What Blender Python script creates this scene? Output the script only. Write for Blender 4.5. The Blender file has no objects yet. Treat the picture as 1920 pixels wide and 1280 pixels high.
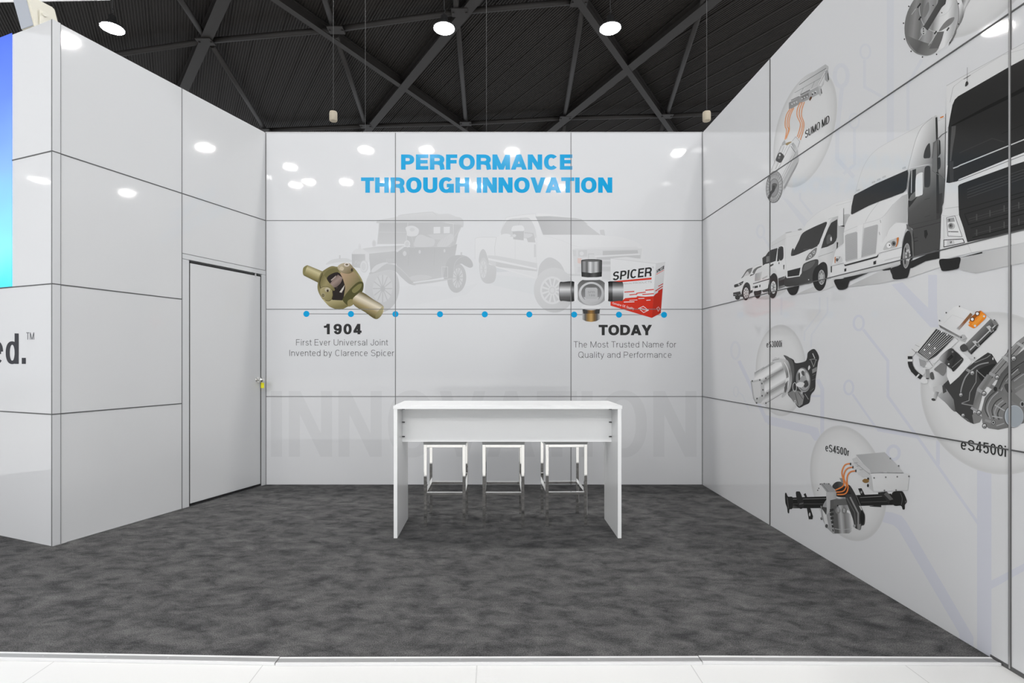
import bpy, bmesh, math, random
from mathutils import Vector
random.seed(7)
SC = bpy.context.scene
COL = SC.collection
# ---------------------------------------------------------------- camera, world, light, exposure
F, PX, PY, CZ = 966.0, 928.0, 675.5, 1.409          # focal length and principal point (1920x1280 px), eye height
cam = bpy.data.cameras.new('camera'); cam_o = bpy.data.objects.new('camera', cam); COL.objects.link(cam_o)
cam_o.location = (0, 0, CZ); cam_o.rotation_euler = (math.pi / 2, 0, 0)
cam.sensor_width = 36; cam.lens = F / 1920 * 36
cam.shift_x = (960 - PX) / 1920; cam.shift_y = (PY - 640) / 1920
cam.clip_end = 300
SC.camera = cam_o
SC.view_settings.view_transform = 'Standard'; SC.view_settings.look = 'None'
SC.view_settings.gamma = 1; SC.view_settings.exposure = 0.45; SC.view_settings.use_curve_mapping = False
W = bpy.data.worlds.new('hall_daylight'); SC.world = W; W.use_nodes = True
W.node_tree.nodes['Background'].inputs[0].default_value = (0.94, 0.975, 1.03, 1)
W.node_tree.nodes['Background'].inputs[1].default_value = 0.60
LAMP_POWER = 175.0
ROOF_Z = 16.3
# ---------------------------------------------------------------- small helpers
def lin(v):
    v /= 255.0
    return v / 12.92 if v <= 0.04045 else ((v + 0.055) / 1.055) ** 2.4
def lin3(c):
    if not isinstance(c, (tuple, list)): c = (c, c, c)
    return tuple(lin(x) for x in c)
MATS = {}
def mat(name, base, rough=0.5, metal=0.0, spec=0.5, emit=None, es=0.0):
    if name in MATS: return MATS[name]
    m = bpy.data.materials.new(name); m.use_nodes = True
    b = m.node_tree.nodes['Principled BSDF']
    b.inputs['Base Color'].default_value = (*base, 1); b.inputs['Roughness'].default_value = rough
    b.inputs['Metallic'].default_value = metal; b.inputs['Specular IOR Level'].default_value = spec
    if emit: b.inputs['Emission Color'].default_value = (*emit, 1); b.inputs['Emission Strength'].default_value = es
    MATS[name] = m
    return m
def tag(o, label, cat, group=None):
    o['label'] = label; o['category'] = cat
    if group: o['group'] = group
    return o
def obj(name, bm, mats, parent=None, smooth=False, label=None):
    me = bpy.data.meshes.new(name); bm.to_mesh(me); bm.free()
    for m in (mats if isinstance(mats, list) else [mats]): me.materials.append(m)
    if smooth:
        for p in me.polygons: p.use_smooth = True
    o = bpy.data.objects.new(name, me); COL.objects.link(o)
    if parent is not None: o.parent = parent
    if label: o['label'] = label
    return o
def struct(name, bm, m, parent=None):
    o = obj(name, bm, m, parent)
    if parent is None: o['kind'] = 'structure'
    return o
def thing(name, label, cat, loc=(0, 0, 0), rz=0, group=None):
    o = bpy.data.objects.new(name, None); COL.objects.link(o)
    o.location = loc; o.rotation_euler = (0, 0, rz); o.empty_display_size = 0.1
    return tag(o, label, cat, group)
def copy_tree(o, loc=None, label=None, parent=None):
    c = o.copy(); COL.objects.link(c)
    if parent is not None: c.parent = parent
    if loc is not None: c.location = loc
    if label: c['label'] = label
    for ch in list(o.children): copy_tree(ch, parent=c)
    return c
def box(bm, x0, x1, y0, y1, z0, z1, bevel=0.0):
    t = bmesh.new()
    v = [t.verts.new((x, y, z)) for x in (x0, x1) for y in (y0, y1) for z in (z0, z1)]
    for f in ((0, 1, 3, 2), (4, 6, 7, 5), (0, 4, 5, 1), (2, 3, 7, 6), (0, 2, 6, 4), (1, 5, 7, 3)):
        t.faces.new([v[i] for i in f])
    if bevel: bmesh.ops.bevel(t, geom=t.edges[:], offset=bevel, segments=2, affect='EDGES', profile=0.7)
    merge(bm, t)
def merge(bm, t, M=None):
    bmesh.ops.recalc_face_normals(t, faces=t.faces[:])
    n = [bm.verts.new((M @ v.co) if M else v.co) for v in t.verts]
    t.verts.index_update()
    for f in t.faces:
        nf = bm.faces.new([n[v.index] for v in f.verts]); nf.material_index = f.material_index; nf.smooth = f.smooth
    t.free()
def obox(bm, o, u, n, s0, s1, d0, d1, z0, z1, bevel=0.0):
    """box in a wall frame: along u from s0 to s1, along the outward normal from d0 to d1"""
    t = bmesh.new(); box(t, 0, 1, 0, 1, 0, 1)
    for v in t.verts:
        s = s0 + (s1 - s0) * v.co.x; d = d0 + (d1 - d0) * v.co.y; z = z0 + (z1 - z0) * v.co.z
        v.co = (o[0] + u[0] * s + n[0] * d, o[1] + u[1] * s + n[1] * d, z)
    if bevel: bmesh.ops.bevel(t, geom=t.edges[:], offset=bevel, segments=2, affect='EDGES')
    merge(bm, t)
def tube(bm, a, b, r, seg=12, r2=None, cap=True):
    a, b = Vector(a), Vector(b); d = (b - a).normalized()
    s = d.cross(Vector((0, 0, 1)) if abs(d.z) < 0.95 else Vector((1, 0, 0))).normalized(); t = d.cross(s)
    r2 = r if r2 is None else r2
    A = [bm.verts.new(a + (s * math.cos(i * math.tau / seg) + t * math.sin(i * math.tau / seg)) * r) for i in range(seg)]
    B = [bm.verts.new(b + (s * math.cos(i * math.tau / seg) + t * math.sin(i * math.tau / seg)) * r2) for i in range(seg)]
    for i in range(seg): bm.faces.new((A[i], A[(i + 1) % seg], B[(i + 1) % seg], B[i])).smooth = True
    if cap: bm.faces.new(A[::-1]); bm.faces.new(B)
def beam(bm, a, b, w, h):
    """bar of section w x h between two points, h vertical"""
    a, b = Vector(a), Vector(b); d = (b - a).normalized(); s = d.cross(Vector((0, 0, 1))).normalized(); t = s.cross(d)
    vs = []
    for p in (a, b):
        for i, j in ((-1, -1), (1, -1), (1, 1), (-1, 1)): vs.append(bm.verts.new(p + s * i * w / 2 + t * j * h / 2))
    for f in ((3, 2, 1, 0), (4, 5, 6, 7), (0, 1, 5, 4), (1, 2, 6, 5), (2, 3, 7, 6), (3, 0, 4, 7)): bm.faces.new([vs[i] for i in f])
def lathe(bm, prof, seg=28, c=(0, 0, 0)):
    rings = []
    for r, z in prof:
        rings.append([bm.verts.new((c[0] + r * math.cos(i * math.tau / seg), c[1] + r * math.sin(i * math.tau / seg), c[2] + z)) for i in range(seg)])
    for A, B in zip(rings, rings[1:]):
        for i in range(seg): bm.faces.new((A[i], A[(i + 1) % seg], B[(i + 1) % seg], B[i])).smooth = True
    bm.faces.new(rings[0][::-1]); bm.faces.new(rings[-1])
def sphere(bm, c, r, sx=1, sy=1, sz=1):
    t = bmesh.new(); bmesh.ops.create_uvsphere(t, u_segments=20, v_segments=12, radius=r)
    for v in t.verts: v.co = Vector((v.co.x * sx + c[0], v.co.y * sy + c[1], v.co.z * sz + c[2]))
    for f in t.faces: f.smooth = True
    merge(bm, t)
# ---------------------------------------------------------------- materials
WALL_RGB = (0.685, 0.69, 0.70)
M_panel = mat('glossy_white_panel', WALL_RGB, 0.03, 0, 0.5)
M_grey_panel = mat('glossy_light_grey_panel', (0.66, 0.664, 0.668), 0.04, 0, 0.5)
M_edge = mat('white_edge_profile', (0.63, 0.637, 0.645), 0.3)
M_joint = mat('dark_joint', lin3(116), 0.5)
M_joint_dark = mat('dark_joint_profile', lin3(84), 0.5)
M_alu = mat('aluminium_profile', lin3(176), 0.35, 0.5)
M_alu_light = mat('bright_aluminium', lin3(226), 0.4, 0.1)
M_black = mat('black_gap', lin3(22), 0.8)
M_white = mat('white_laminate', (0.90, 0.905, 0.90), 0.22)
M_chrome = mat('polished_chrome', (0.86, 0.85, 0.82), 0.03, 1.0)
M_steel = mat('brushed_steel', (0.6, 0.6, 0.6), 0.3, 1.0)
M_roofsteel = mat('dark_roof_steel', lin3((51, 48, 46)), 0.6)
M_seat = mat('grey_vinyl_seat', (0.42, 0.42, 0.41), 0.4)
M_yellow = mat('yellow_tag', lin3((238, 232, 20)), 0.5)
M_speaker = mat('cream_speaker_plastic', lin3((226, 222, 208)), 0.45)
M_grille = mat('grey_grille', lin3((176, 181, 190)), 0.6)
M_beige = mat('beige_housing', lin3((176, 166, 148)), 0.6)
M_cable = mat('grey_cable', lin3(72), 0.5)
M_lampbody = mat('lamp_housing', lin3(70), 0.5)
M_lamp = mat('lamp_diffuser', (1, 1, 1), 0.5, emit=(1.0, 0.98, 0.955), es=LAMP_POWER)
def carpet_material():
    m = bpy.data.materials.new('charcoal_carpet'); m.use_nodes = True; nt = m.node_tree; N = nt.nodes; L = nt.links
    b = N['Principled BSDF']; b.inputs['Roughness'].default_value = 0.95; b.inputs['Specular IOR Level'].default_value = 0.1
    tc = N.new('ShaderNodeTexCoord')
    mp = N.new('ShaderNodeMapping'); mp.inputs['Rotation'].default_value = (0, 0, 0.5); mp.inputs['Scale'].default_value = (1.0, 1.7, 1)
    L.new(tc.outputs['Object'], mp.inputs[0])
    n1 = N.new('ShaderNodeTexNoise'); n1.inputs['Scale'].default_value = 5.6; n1.inputs['Detail'].default_value = 9; n1.inputs['Roughness'].default_value = 0.70; n1.inputs['Distortion'].default_value = 0.35
    L.new(mp.outputs[0], n1.inputs['Vector'])
    n2 = N.new('ShaderNodeTexNoise'); n2.inputs['Scale'].default_value = 190; n2.inputs['Detail'].default_value = 3; n2.inputs['Roughness'].default_value = 0.7
    L.new(tc.outputs['Object'], n2.inputs['Vector'])
    r1 = N.new('ShaderNodeValToRGB'); r1.color_ramp.elements[0].position = 0.36; r1.color_ramp.elements[1].position = 0.66
    r1.color_ramp.elements[0].color = (0.052, 0.052, 0.054, 1); r1.color_ramp.elements[1].color = (0.150, 0.148, 0.147, 1)
    L.new(n1.outputs['Fac'], r1.inputs[0])
    r2 = N.new('ShaderNodeValToRGB'); r2.color_ramp.elements[0].position = 0.36; r2.color_ramp.elements[1].position = 0.66
    r2.color_ramp.elements[0].color = (0.42, 0.42, 0.42, 1); r2.color_ramp.elements[1].color = (1.5, 1.5, 1.5, 1)
    L.new(n2.outputs['Fac'], r2.inputs[0])
    mx = N.new('ShaderNodeMix'); mx.data_type = 'RGBA'; mx.blend_type = 'MULTIPLY'; mx.inputs['Factor'].default_value = 1
    L.new(r1.outputs[0], mx.inputs[6]); L.new(r2.outputs[0], mx.inputs[7]); L.new(mx.outputs[2], b.inputs['Base Color'])
    bp = N.new('ShaderNodeBump'); bp.inputs['Strength'].default_value = 0.5; bp.inputs['Distance'].default_value = 0.006
    L.new(n2.outputs['Fac'], bp.inputs['Height']); L.new(bp.outputs[0], b.inputs['Normal'])
    return m
def tile_material():
    m = bpy.data.materials.new('white_floor_tile'); m.use_nodes = True; nt = m.node_tree; N = nt.nodes; L = nt.links
    b = N['Principled BSDF']; b.inputs['Roughness'].default_value = 0.4
    tc = N.new('ShaderNodeTexCoord'); sp = N.new('ShaderNodeSeparateXYZ'); L.new(tc.outputs['Object'], sp.inputs[0])
    ad = N.new('ShaderNodeMath'); ad.inputs[1].default_value = 0.086 + 99.6; L.new(sp.outputs[0], ad.inputs[0])
    dv = N.new('ShaderNodeMath'); dv.operation = 'DIVIDE'; dv.inputs[1].default_value = 0.996; L.new(ad.outputs[0], dv.inputs[0])
    fr = N.new('ShaderNodeMath'); fr.operation = 'FRACT'; L.new(dv.outputs[0], fr.inputs[0])
    lt = N.new('ShaderNodeMath'); lt.operation = 'LESS_THAN'; lt.inputs[1].default_value = 0.0045; L.new(fr.outputs[0], lt.inputs[0])
    mx = N.new('ShaderNodeMix'); mx.data_type = 'RGBA'; L.new(lt.outputs[0], mx.inputs['Factor'])
    mx.inputs[6].default_value = (0.735, 0.735, 0.725, 1); mx.inputs[7].default_value = (0.53, 0.53, 0.52, 1)
    L.new(mx.outputs[2], b.inputs['Base Color'])
    return m
M_carpet = carpet_material(); M_tile = tile_material()
M_deck = mat('dark_corrugated_deck', lin3((45, 41, 38)), 0.7)
def screen_material():
    m = bpy.data.materials.new('lit_blue_screen'); m.use_nodes = True; nt = m.node_tree; N = nt.nodes; L = nt.links
    b = N['Principled BSDF']; b.inputs['Base Color'].default_value = (0.01, 0.01, 0.01, 1); b.inputs['Roughness'].default_value = 0.4
    tc = N.new('ShaderNodeTexCoord'); sp = N.new('ShaderNodeSeparateXYZ'); L.new(tc.outputs['Object'], sp.inputs[0])
    mr = N.new('ShaderNodeMapRange'); mr.inputs['From Min'].default_value = 0.0; mr.inputs['From Max'].default_value = 2.0; L.new(sp.outputs[2], mr.inputs[0])
    nz = N.new('ShaderNodeTexNoise'); nz.inputs['Scale'].default_value = 1.6; L.new(tc.outputs['Object'], nz.inputs['Vector'])
    ad = N.new('ShaderNodeMath'); ad.operation = 'MULTIPLY_ADD'; ad.inputs[1].default_value = 0.25; ad.inputs[2].default_value = -0.125; L.new(nz.outputs['Fac'], ad.inputs[0])
    a2 = N.new('ShaderNodeMath'); L.new(mr.outputs[0], a2.inputs[0]); L.new(ad.outputs[0], a2.inputs[1])
    r = N.new('ShaderNodeValToRGB'); L.new(a2.outputs[0], r.inputs[0]); e = r.color_ramp.elements
    e[0].position = 0.0; e[0].color = (*lin3((60, 215, 255)), 1); e[1].position = 1.0; e[1].color = (*lin3((62, 100, 250)), 1)
    x = e.new(0.18); x.color = (*lin3((125, 222, 255)), 1); x = e.new(0.5); x.color = (*lin3((120, 170, 255)), 1); x = e.new(0.75); x.color = (*lin3((84, 125, 252)), 1)
    L.new(r.outputs[0], b.inputs['Emission Color']); b.inputs['Emission Strength'].default_value = 0.95
    return m
M_screen = screen_material()
# ---------------------------------------------------------------- wall frames
class Plane:
    def __init__(s, o, u, n, white):
        s.o = Vector(o); s.u = Vector(u).normalized(); s.n = Vector(n).normalized(); s.white = white
    def px(s, x, y):
        d = Vector(((x - PX) / F, 1.0, (PY - y) / F)); c = Vector((0, 0, CZ))
        t = (s.o - c).dot(s.n) / d.dot(s.n); p = c + d * t
        return ((p - s.o).dot(s.u), p.z)
    def at(s, u, v, off=0.0):
        p = s.o + s.u * u + s.n * off; p.z = v
        return p
BACK_Y, RIGHT_X, TOP = 5.855, 2.358, 3.995
BL = -2.606
k = 1.07263
U_left, N_left = (-0.388 / k, -1 / k), (1 / k, -0.388 / k)
O_left = (BL, BACK_Y); S_CORNER = 2.0873
CORNER = (BL + U_left[0] * S_CORNER, BACK_Y + U_left[1] * S_CORNER)
U_face, N_face = (-1 / k, 0.388 / k), (-0.388 / k, -1 / k)
P_back = Plane((0, BACK_Y, 0), (1, 0, 0), (0, -1, 0), (216, 217, 219))
P_right = Plane((RIGHT_X, 0, 0), (0, 1, 0), (-1, 0, 0), (206, 207, 210))
P_face = Plane((CORNER[0], CORNER[1], 0), (*U_face, 0), (*N_face, 0), (222, 223, 230))
# ---------------------------------------------------------------- structure: floor, carpet, walls
bm = bmesh.new(); box(bm, -52, 52, -34, 46, -0.2, -0.008); struct('floor', bm, M_tile)
bm = bmesh.new()
def wl(o, u, n, s_): return (o[0] + u[0] * s_ + n[0] * 0.004, o[1] + u[1] * s_ + n[1] * 0.004)
cp = [(-7.0, 2.628), (-1.02, 2.448), (0.97, 2.452), (2.354, 2.446), (2.354, BACK_Y - 0.004), (BL + 0.006, BACK_Y - 0.004), wl(O_left, U_left, (N_left[0] * 3, N_left[1] * 3), S_CORNER), wl(CORNER, U_face, N_face, 3.2), (-7.0, 5.0)]
lo_ = [bm.verts.new((x, y, -0.0075)) for x, y in cp]; hi_ = [bm.verts.new((x, y, 0)) for x, y in cp]
bm.faces.new(hi_); bm.faces.new(lo_[::-1])
for i in range(len(cp)): j = (i + 1) % len(cp); bm.faces.new((lo_[i], lo_[j], hi_[j], hi_[i]))
bmesh.ops.recalc_face_normals(bm, faces=bm.faces[:])
tag(obj('carpet', bm, M_carpet), 'charcoal grey blotchy carpet covering the booth floor', 'carpet')
bm = bmesh.new(); box(bm, BL - 0.05, RIGHT_X + 0.1, BACK_Y, BACK_Y + 0.1, 0, TOP); struct('wall_back', bm, M_panel)
bm = bmesh.new(); box(bm, RIGHT_X, RIGHT_X + 0.1, 0.9, BACK_Y, -0.008, TOP); struct('wall_right', bm, M_panel)
# left wall with the door opening
S_J, S_D0, S_D1, Z_D, Z_H = 1.0254, 0.9536, 0.0618, 2.363, 2.43
bm = bmesh.new()
obox(bm, O_left, U_left, N_left, S_J, S_CORNER - 0.055, -0.1, 0, 0, TOP)
obox(bm, O_left, U_left, N_left, 0.0, S_J, -0.1, 0, Z_H, TOP)
struct('wall_left', bm, M_grey_panel)
bm = bmesh.new(); obox(bm, CORNER, U_face, N_face, 0.0045, 3.2, -0.1, 0, -0.008, TOP); struct('wall_front', bm, M_panel)
bm = bmesh.new(); obox(bm, O_left, U_left, N_left, S_CORNER - 0.055, S_CORNER - 0.001, -0.09, 0.004, 0, TOP + 0.004, 0.001); struct('trim_1', bm, M_edge)
# door
dr = bpy.data.objects.new('door_1', None); COL.objects.link(dr); dr['kind'] = 'structure'
dr.location = (O_left[0] + U_left[0] * 0.5, O_left[1] + U_left[1] * 0.5, 0)
Od = (O_left[0] - dr.location.x, O_left[1] - dr.location.y)
bm = bmesh.new()
obox(bm, Od, U_left, N_left, S_D0, S_J - 0.004, -0.1, 0.004, 0, Z_D + 0.012)
obox(bm, Od, U_left, N_left, 0.004, S_D1, -0.1, 0.004, 0, Z_D + 0.012)
obox(bm, Od, U_left, N_left, 0.004, S_J - 0.004, -0.1, 0.004, Z_D + 0.016, Z_H - 0.004)
obj('door_frame', bm, M_edge, dr)
bm = bmesh.new(); obox(bm, Od, U_left, N_left, S_D1 + 0.014, S_D0 - 0.014, -0.045, 0.001, 0.026, Z_D - 0.014, 0.002); obj('door_leaf', bm, M_grey_panel, dr)
bm = bmesh.new(); obox(bm, Od, U_left, N_left, S_D1, S_D0, -0.09, -0.06, 0.0, Z_D + 0.01); obj('dark_gap_backing', bm, M_black, dr)
for s0_, s1_, z0_, z1_ in ((S_D1 + 0.0005, S_D1 + 0.0135, 0.004, Z_D), (S_D0 - 0.0135, S_D0 - 0.0005, 0.004, Z_D), (S_D1 + 0.014, S_D0 - 0.014, Z_D - 0.0135, Z_D + 0.0005), (S_D1 + 0.014, S_D0 - 0.014, 0.004, 0.0255)):
    bm = bmesh.new(); obox(bm, Od, U_left, N_left, s0_, s1_, -0.045, -0.003, z0_, z1_); obj('gap_shade_strip', bm, M_black, dr)  # shade in the gaps round the leaf, put in as black strips
bm = bmesh.new(); obox(bm, Od, U_left, N_left, 0.135, 0.155, -0.02, 0.002, Z_D - 0.03, Z_D + 0.012); obj('door_catch', bm, M_steel, dr)
def lp(s, d, z, o=O_left, u=U_left, n=N_left): return Vector((o[0] + u[0] * s + n[0] * d, o[1] + u[1] * s + n[1] * d, z))
bm = bmesh.new()
tube(bm, lp(0.112, -0.006, 1.193, Od), lp(0.112, 0.004, 1.193, Od), 0.032, 20)
tube(bm, lp(0.112, 0.004, 1.193, Od), lp(0.112, 0.035, 1.193, Od), 0.012, 14)
c = lp(0.112, 0.052, 1.193, Od); sphere(bm, c, 0.028)
obj('door_knob', bm, M_chrome, dr, label='round polished door knob')
kt = thing('key_tag', 'small yellow tag hanging on keys from the door knob', 'key tag', lp(0.09, 0.045, 1.10))
bm = bmesh.new(); box(bm, -0.018, 0.018, -0.0015, 0.0015, 0, 0.06, 0.001); t = obj('tag', bm, M_yellow, kt)
bm = bmesh.new()
for i in range(16):
    a, b = i * math.tau / 16, (i + 1) * math.tau / 16
    tube(bm, (0.013 * math.cos(a), 0, 0.068 + 0.013 * math.sin(a)), (0.013 * math.cos(b), 0, 0.068 + 0.013 * math.sin(b)), 0.0014, 6)
box(bm, -0.004, 0.004, -0.001, 0.001, 0.076, 0.098); obj('key_ring', bm, M_steel, kt)
# joints between panels (thin dark strips)
jn = [1]
def joint(fn, m=None):   # m defaults to the grey joint profile
    jn[0] += 1
    bm = bmesh.new(); fn(bm); return struct('trim_%d' % jn[0], bm, m or M_joint)
def xb(px): return (px - PX) / F * BACK_Y
h = 0.0040
for z in (1.0, 1.991, 2.9975): joint(lambda b: box(b, BL, RIGHT_X, BACK_Y - 0.0032, BACK_Y, z - 0.0032, z + 0.0032))
for a in (741.5, 1070.5): joint(lambda b: box(b, xb(a) - h, xb(a) + h, BACK_Y - 0.0031, BACK_Y, 0, TOP))
joint(lambda b: box(b, BL - 0.004, BL + 0.008, BACK_Y - 0.005, BACK_Y, 0, TOP))
joint(lambda b: box(b, RIGHT_X - 0.006, RIGHT_X, BACK_Y - 0.006, BACK_Y, 0, TOP))
joint(lambda b: box(b, BL, RIGHT_X, BACK_Y - 0.004, BACK_Y + 0.1, TOP, TOP + 0.008), M_alu)
for z in (1.0, 1.991, 2.9975): joint(lambda b: box(b, RIGHT_X - 0.0045, RIGHT_X, 0.9, BACK_Y, z - 0.0033, z + 0.0033), M_joint_dark)
joint(lambda b: box(b, RIGHT_X - 0.0044, RIGHT_X, 4.414 - 0.005, 4.414 + 0.005, 0, TOP), M_joint_dark)
joint(lambda b: (box(b, RIGHT_X - 0.0048, RIGHT_X, 2.3565 - 0.0052, 2.3565 - 0.0034, 0, TOP), box(b, RIGHT_X - 0.0048, RIGHT_X, 2.3565 + 0.0034, 2.3565 + 0.0052, 0, TOP)), M_joint_dark)
joint(lambda b: box(b, RIGHT_X - 0.0052, RIGHT_X, 2.3565 - 0.0034, 2.3565 + 0.0034, 0, TOP), M_alu)
joint(lambda b: box(b, RIGHT_X - 0.003, RIGHT_X, 0.9, 2.45, -0.008, 0.012), M_joint_dark)
for z in (1.0, 1.991, 2.9975):
    joint(lambda b: obox(b, O_left, U_left, N_left, S_J if z < 2.5 else 0.0, S_CORNER - 0.056, 0, 0.003, z - h, z + h), M_joint_dark)
    joint(lambda b: obox(b, O_left, U_left, N_left, S_CORNER - 0.056, S_CORNER, 0.0, 0.0055, z - h, z + h), M_joint_dark)
    joint(lambda b: obox(b, CORNER, U_face, N_face, 0, 0.507 if z > 2.5 else 3.2, 0, 0.003, z - h, z + h), M_joint_dark)
joint(lambda b: obox(b, O_left, U_left, N_left, S_J - 0.003, S_J + 0.003, 0, 0.0032, 0, TOP))
joint(lambda b: obox(b, O_left, U_left, N_left, S_CORNER - 0.0575, S_CORNER - 0.0545, 0, 0.0045, 0, TOP))
joint(lambda b: obox(b, CORNER, U_face, N_face, -0.0005, 0.004, 0, 0.003, 0, TOP))
joint(lambda b: obox(b, O_left, U_left, N_left, 0.0, S_J, 0, 0.003, Z_H - 0.002, Z_H + 0.002))
joint(lambda b: obox(b, O_left, U_left, N_left, 0.0, 0.004, 0, 0.005, 0, TOP))
# screen on the front face
sc = thing('led_screen', 'lit blue display screen on the wall at the far left edge', 'screen', (CORNER[0] + U_face[0] * 1.8, CORNER[1] + U_face[1] * 1.8, 2.0))
Os = (CORNER[0] - sc.location.x, CORNER[1] - sc.location.y)
bm = bmesh.new(); obox(bm, Os, U_face, N_face, 0.507, 3.1, 0.0008, 0.005, -0.0045, TOP + 0.01 - 2.0); obj('display_panel', bm, M_screen, sc)
bm = bmesh.new(); obox(bm, Os, U_face, N_face, 0.507, 3.1, 0.0008, 0.0055, -0.0105, -0.0048); obj('lower_bezel', bm, M_lampbody, sc)
# aluminium edging between carpet and tiles
for i, (xa, ya, xe, ye) in enumerate(((-7.0, 2.60, -1.024, 2.424), (-1.018, 2.420, 0.965, 2.428), (0.970, 2.432, 2.35, 2.420))):
    L = math.hypot(xe - xa, ye - ya); an = math.atan2(ye - ya, xe - xa)
    e = thing('carpet_edging', ('long aluminium carpet edging strip on the left of the floor edge', 'aluminium carpet edging strip in the middle of the floor edge', 'short aluminium carpet edging strip by the right wall')[i], 'edging strip', (xa, ya, -0.008), an, 'edging strips along the carpet')
    bm = bmesh.new(); box(bm, 0, L, -0.026, 0.022, 0, 0.0105, 0.0025); obj('strip', bm, M_alu, e)
    for y0_, y1_ in ((-0.030, -0.020), (0.012, 0.0235)):
        bm = bmesh.new(); box(bm, 0, L, y0_, y1_, 0.0, 0.0118, 0.001); obj('lip', bm, M_alu_light, e)
    n = int(L / 0.303)
    for q in range(max(0, n - 8), n):
        bm = bmesh.new(); lathe(bm, ((0.006, 0.0), (0.006, 0.0112), (0.004, 0.0118)), 12, (L - 0.22 - 0.303 * (n - 1 - q), 0, 0)); obj('screw', bm, M_steel, e)
# ---------------------------------------------------------------- roof
def roof_pt(x, y, dz=0.0):
    z = ROOF_Z - dz; t = (z - CZ) * F / (PY - y)
    return Vector(((x - PX) / F * t, t, z))
d = Vector((-0.619, 1, 0)).normalized(); q = Vector((d.y, -d.x, 0)); per = 0.115
bm = bmesh.new(); cen = Vector((-4, 30, 0)); rows = []
for i in range(-320, 321):
    a = 0.0; z = 0.0
    for f_, zz in ((0.0, 0.0), (0.42, 0.0), (0.5, 0.036), (0.92, 0.036)):
        s = (i + f_) * per; zq = zz - (0.03 if i % 9 == 0 and zz == 0 else 0)
        p = cen + q * s
        rows.append((bm.verts.new((p - d * 30).to_tuple()[:2] + (ROOF_Z + zq,)), bm.verts.new((p + d * 30).to_tuple()[:2] + (ROOF_Z + zq,))))
for A, B in zip(rows, rows[1:]): bm.faces.new((A[0], B[0], B[1], A[1]))
struct('ceiling', bm, M_deck)
BEAMS = [(('b',), [(455, -90), (415, 0), (340, 175), (310, 240)], 0.30), (('b',), [(400, -90), (530, 0), (765, 150), (900, 254), (960, 300)], 0.19),
         (('b',), [(950, -80), (885, 0), (765, 150), (688, 245), (640, 300)], 0.30), (('b',), [(1440, -90), (1330, 0), (1183, 118), (1025, 250), (960, 300)], 0.34), (('b',), [(1040, -70), (1088, 0), (1183, 118), (1268, 252), (1300, 300)], 0.20)]
TUBES = [[(60, 125), (215, 100), (385, 77)], [(385, 77), (630, 55)], [(630, 55), (860, 22)], [(860, 22), (1086, 2)], [(500, 244), (686, 236)], [(686, 236), (873, 231)], [(873, 231), (1060, 221)], [(1060, 221), (1250, 217)], [(1250, 217), (1450, 207)],
         [(300, -60), (340, 0), (385, 70)], [(398, 85), (497, 243)], [(590, -60), (605, 0), (625, 50)], [(630, 66), (686, 236)], [(850, -60), (860, 25), (873, 225)], [(1105, -60), (1092, 18), (1060, 213)], [(1345, -80), (1318, 0), (1251, 213)], [(1246, 226), (1225, 290)], [(1058, 232), (1052, 290)], [(873, 236), (876, 290)]]
for bi, (_, pts, w) in enumerate(BEAMS):
    bm = bmesh.new(); P = [roof_pt(*p, 0.27 + 0.017 * bi) for p in (pts[0], pts[-1])]
    dd = (P[1] - P[0]).normalized(); sd = dd.cross(Vector((0, 0, 1)))
    w *= 1.5; beam(bm, P[0] - Vector((0, 0, 0.2)), P[1] - Vector((0, 0, 0.2)), w, 0.04); beam(bm, P[0], P[1], 0.07, 0.41); beam(bm, P[0] + Vector((0, 0, 0.21)), P[1] + Vector((0, 0, 0.21)), w, 0.04)
    struct('roof_beam', bm, M_roofsteel)
for pts in TUBES:
    bm = bmesh.new(); tube(bm, roof_pt(*pts[0], 0.35), roof_pt(*pts[-1], 0.35), 0.125, 10); struct('roof_tube', bm, M_roofsteel)
for (x, y) in ((385, 77), (630, 55), (686, 236), (873, 231), (1060, 221), (1250, 217), (497, 244), (1086, 3), (862, 22)):
    bm = bmesh.new(); p = roof_pt(x, y, 0.5); box(bm, p.x - 0.34, p.x + 0.34, p.y - 0.26, p.y + 0.26, p.z - 0.05, p.z - 0.01)
    for sx in (-0.27, 0.27):
        tube(bm, (p.x + sx, p.y, p.z - 0.05), (p.x + sx, p.y, p.z - 0.09), 0.05, 8)
    struct('roof_plate', bm, M_roofsteel)
# high bay lamps
LZ = CZ + 13.0
lamp = thing('high_bay_lamp', 'round lit high bay lamp at the upper left, over the tall left wall', 'ceiling lamp', (-15.0, 20.2, LZ), 0, 'high bay lamps under the roof')
bm = bmesh.new(); lathe(bm, ((0.40, 0.0), (0.40, 0.012))); obj('diffuser', bm, M_lamp, lamp)
bm = bmesh.new(); lathe(bm, ((0.43, 0.004), (0.43, 0.04), (0.31, 0.15), (0.15, 0.28), (0.13, 0.48), (0.06, 0.52))); obj('lamp_housing', bm, M_lampbody, lamp)
bm = bmesh.new(); tube(bm, (0, 0, 0.5), (0, 0, 0.62), 0.018, 8); tube(bm, (0, 0, 0.62), (0.04, 0, 0.7), 0.018, 8); tube(bm, (0.04, 0, 0.7), (0, 0, 0.78), 0.018, 8); tube(bm, (0, 0, 0.78), (0, 0, ROOF_Z - LZ), 0.014, 8); obj('hanger', bm, M_lampbody, lamp)
copy_tree(lamp, (-1.99, 20.2, LZ), 'round lit high bay lamp above the word PERFORMANCE, left of the middle pair')
copy_tree(lamp, (4.52, 20.2, LZ), 'round lit high bay lamp right of the middle pair, near the right wall')
def lamp_from_reflection(x, y):
    t = 13.0 * F / (PY - y)
    return ((x - PX) / F * t, 2 * BACK_Y - t, LZ)
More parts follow.
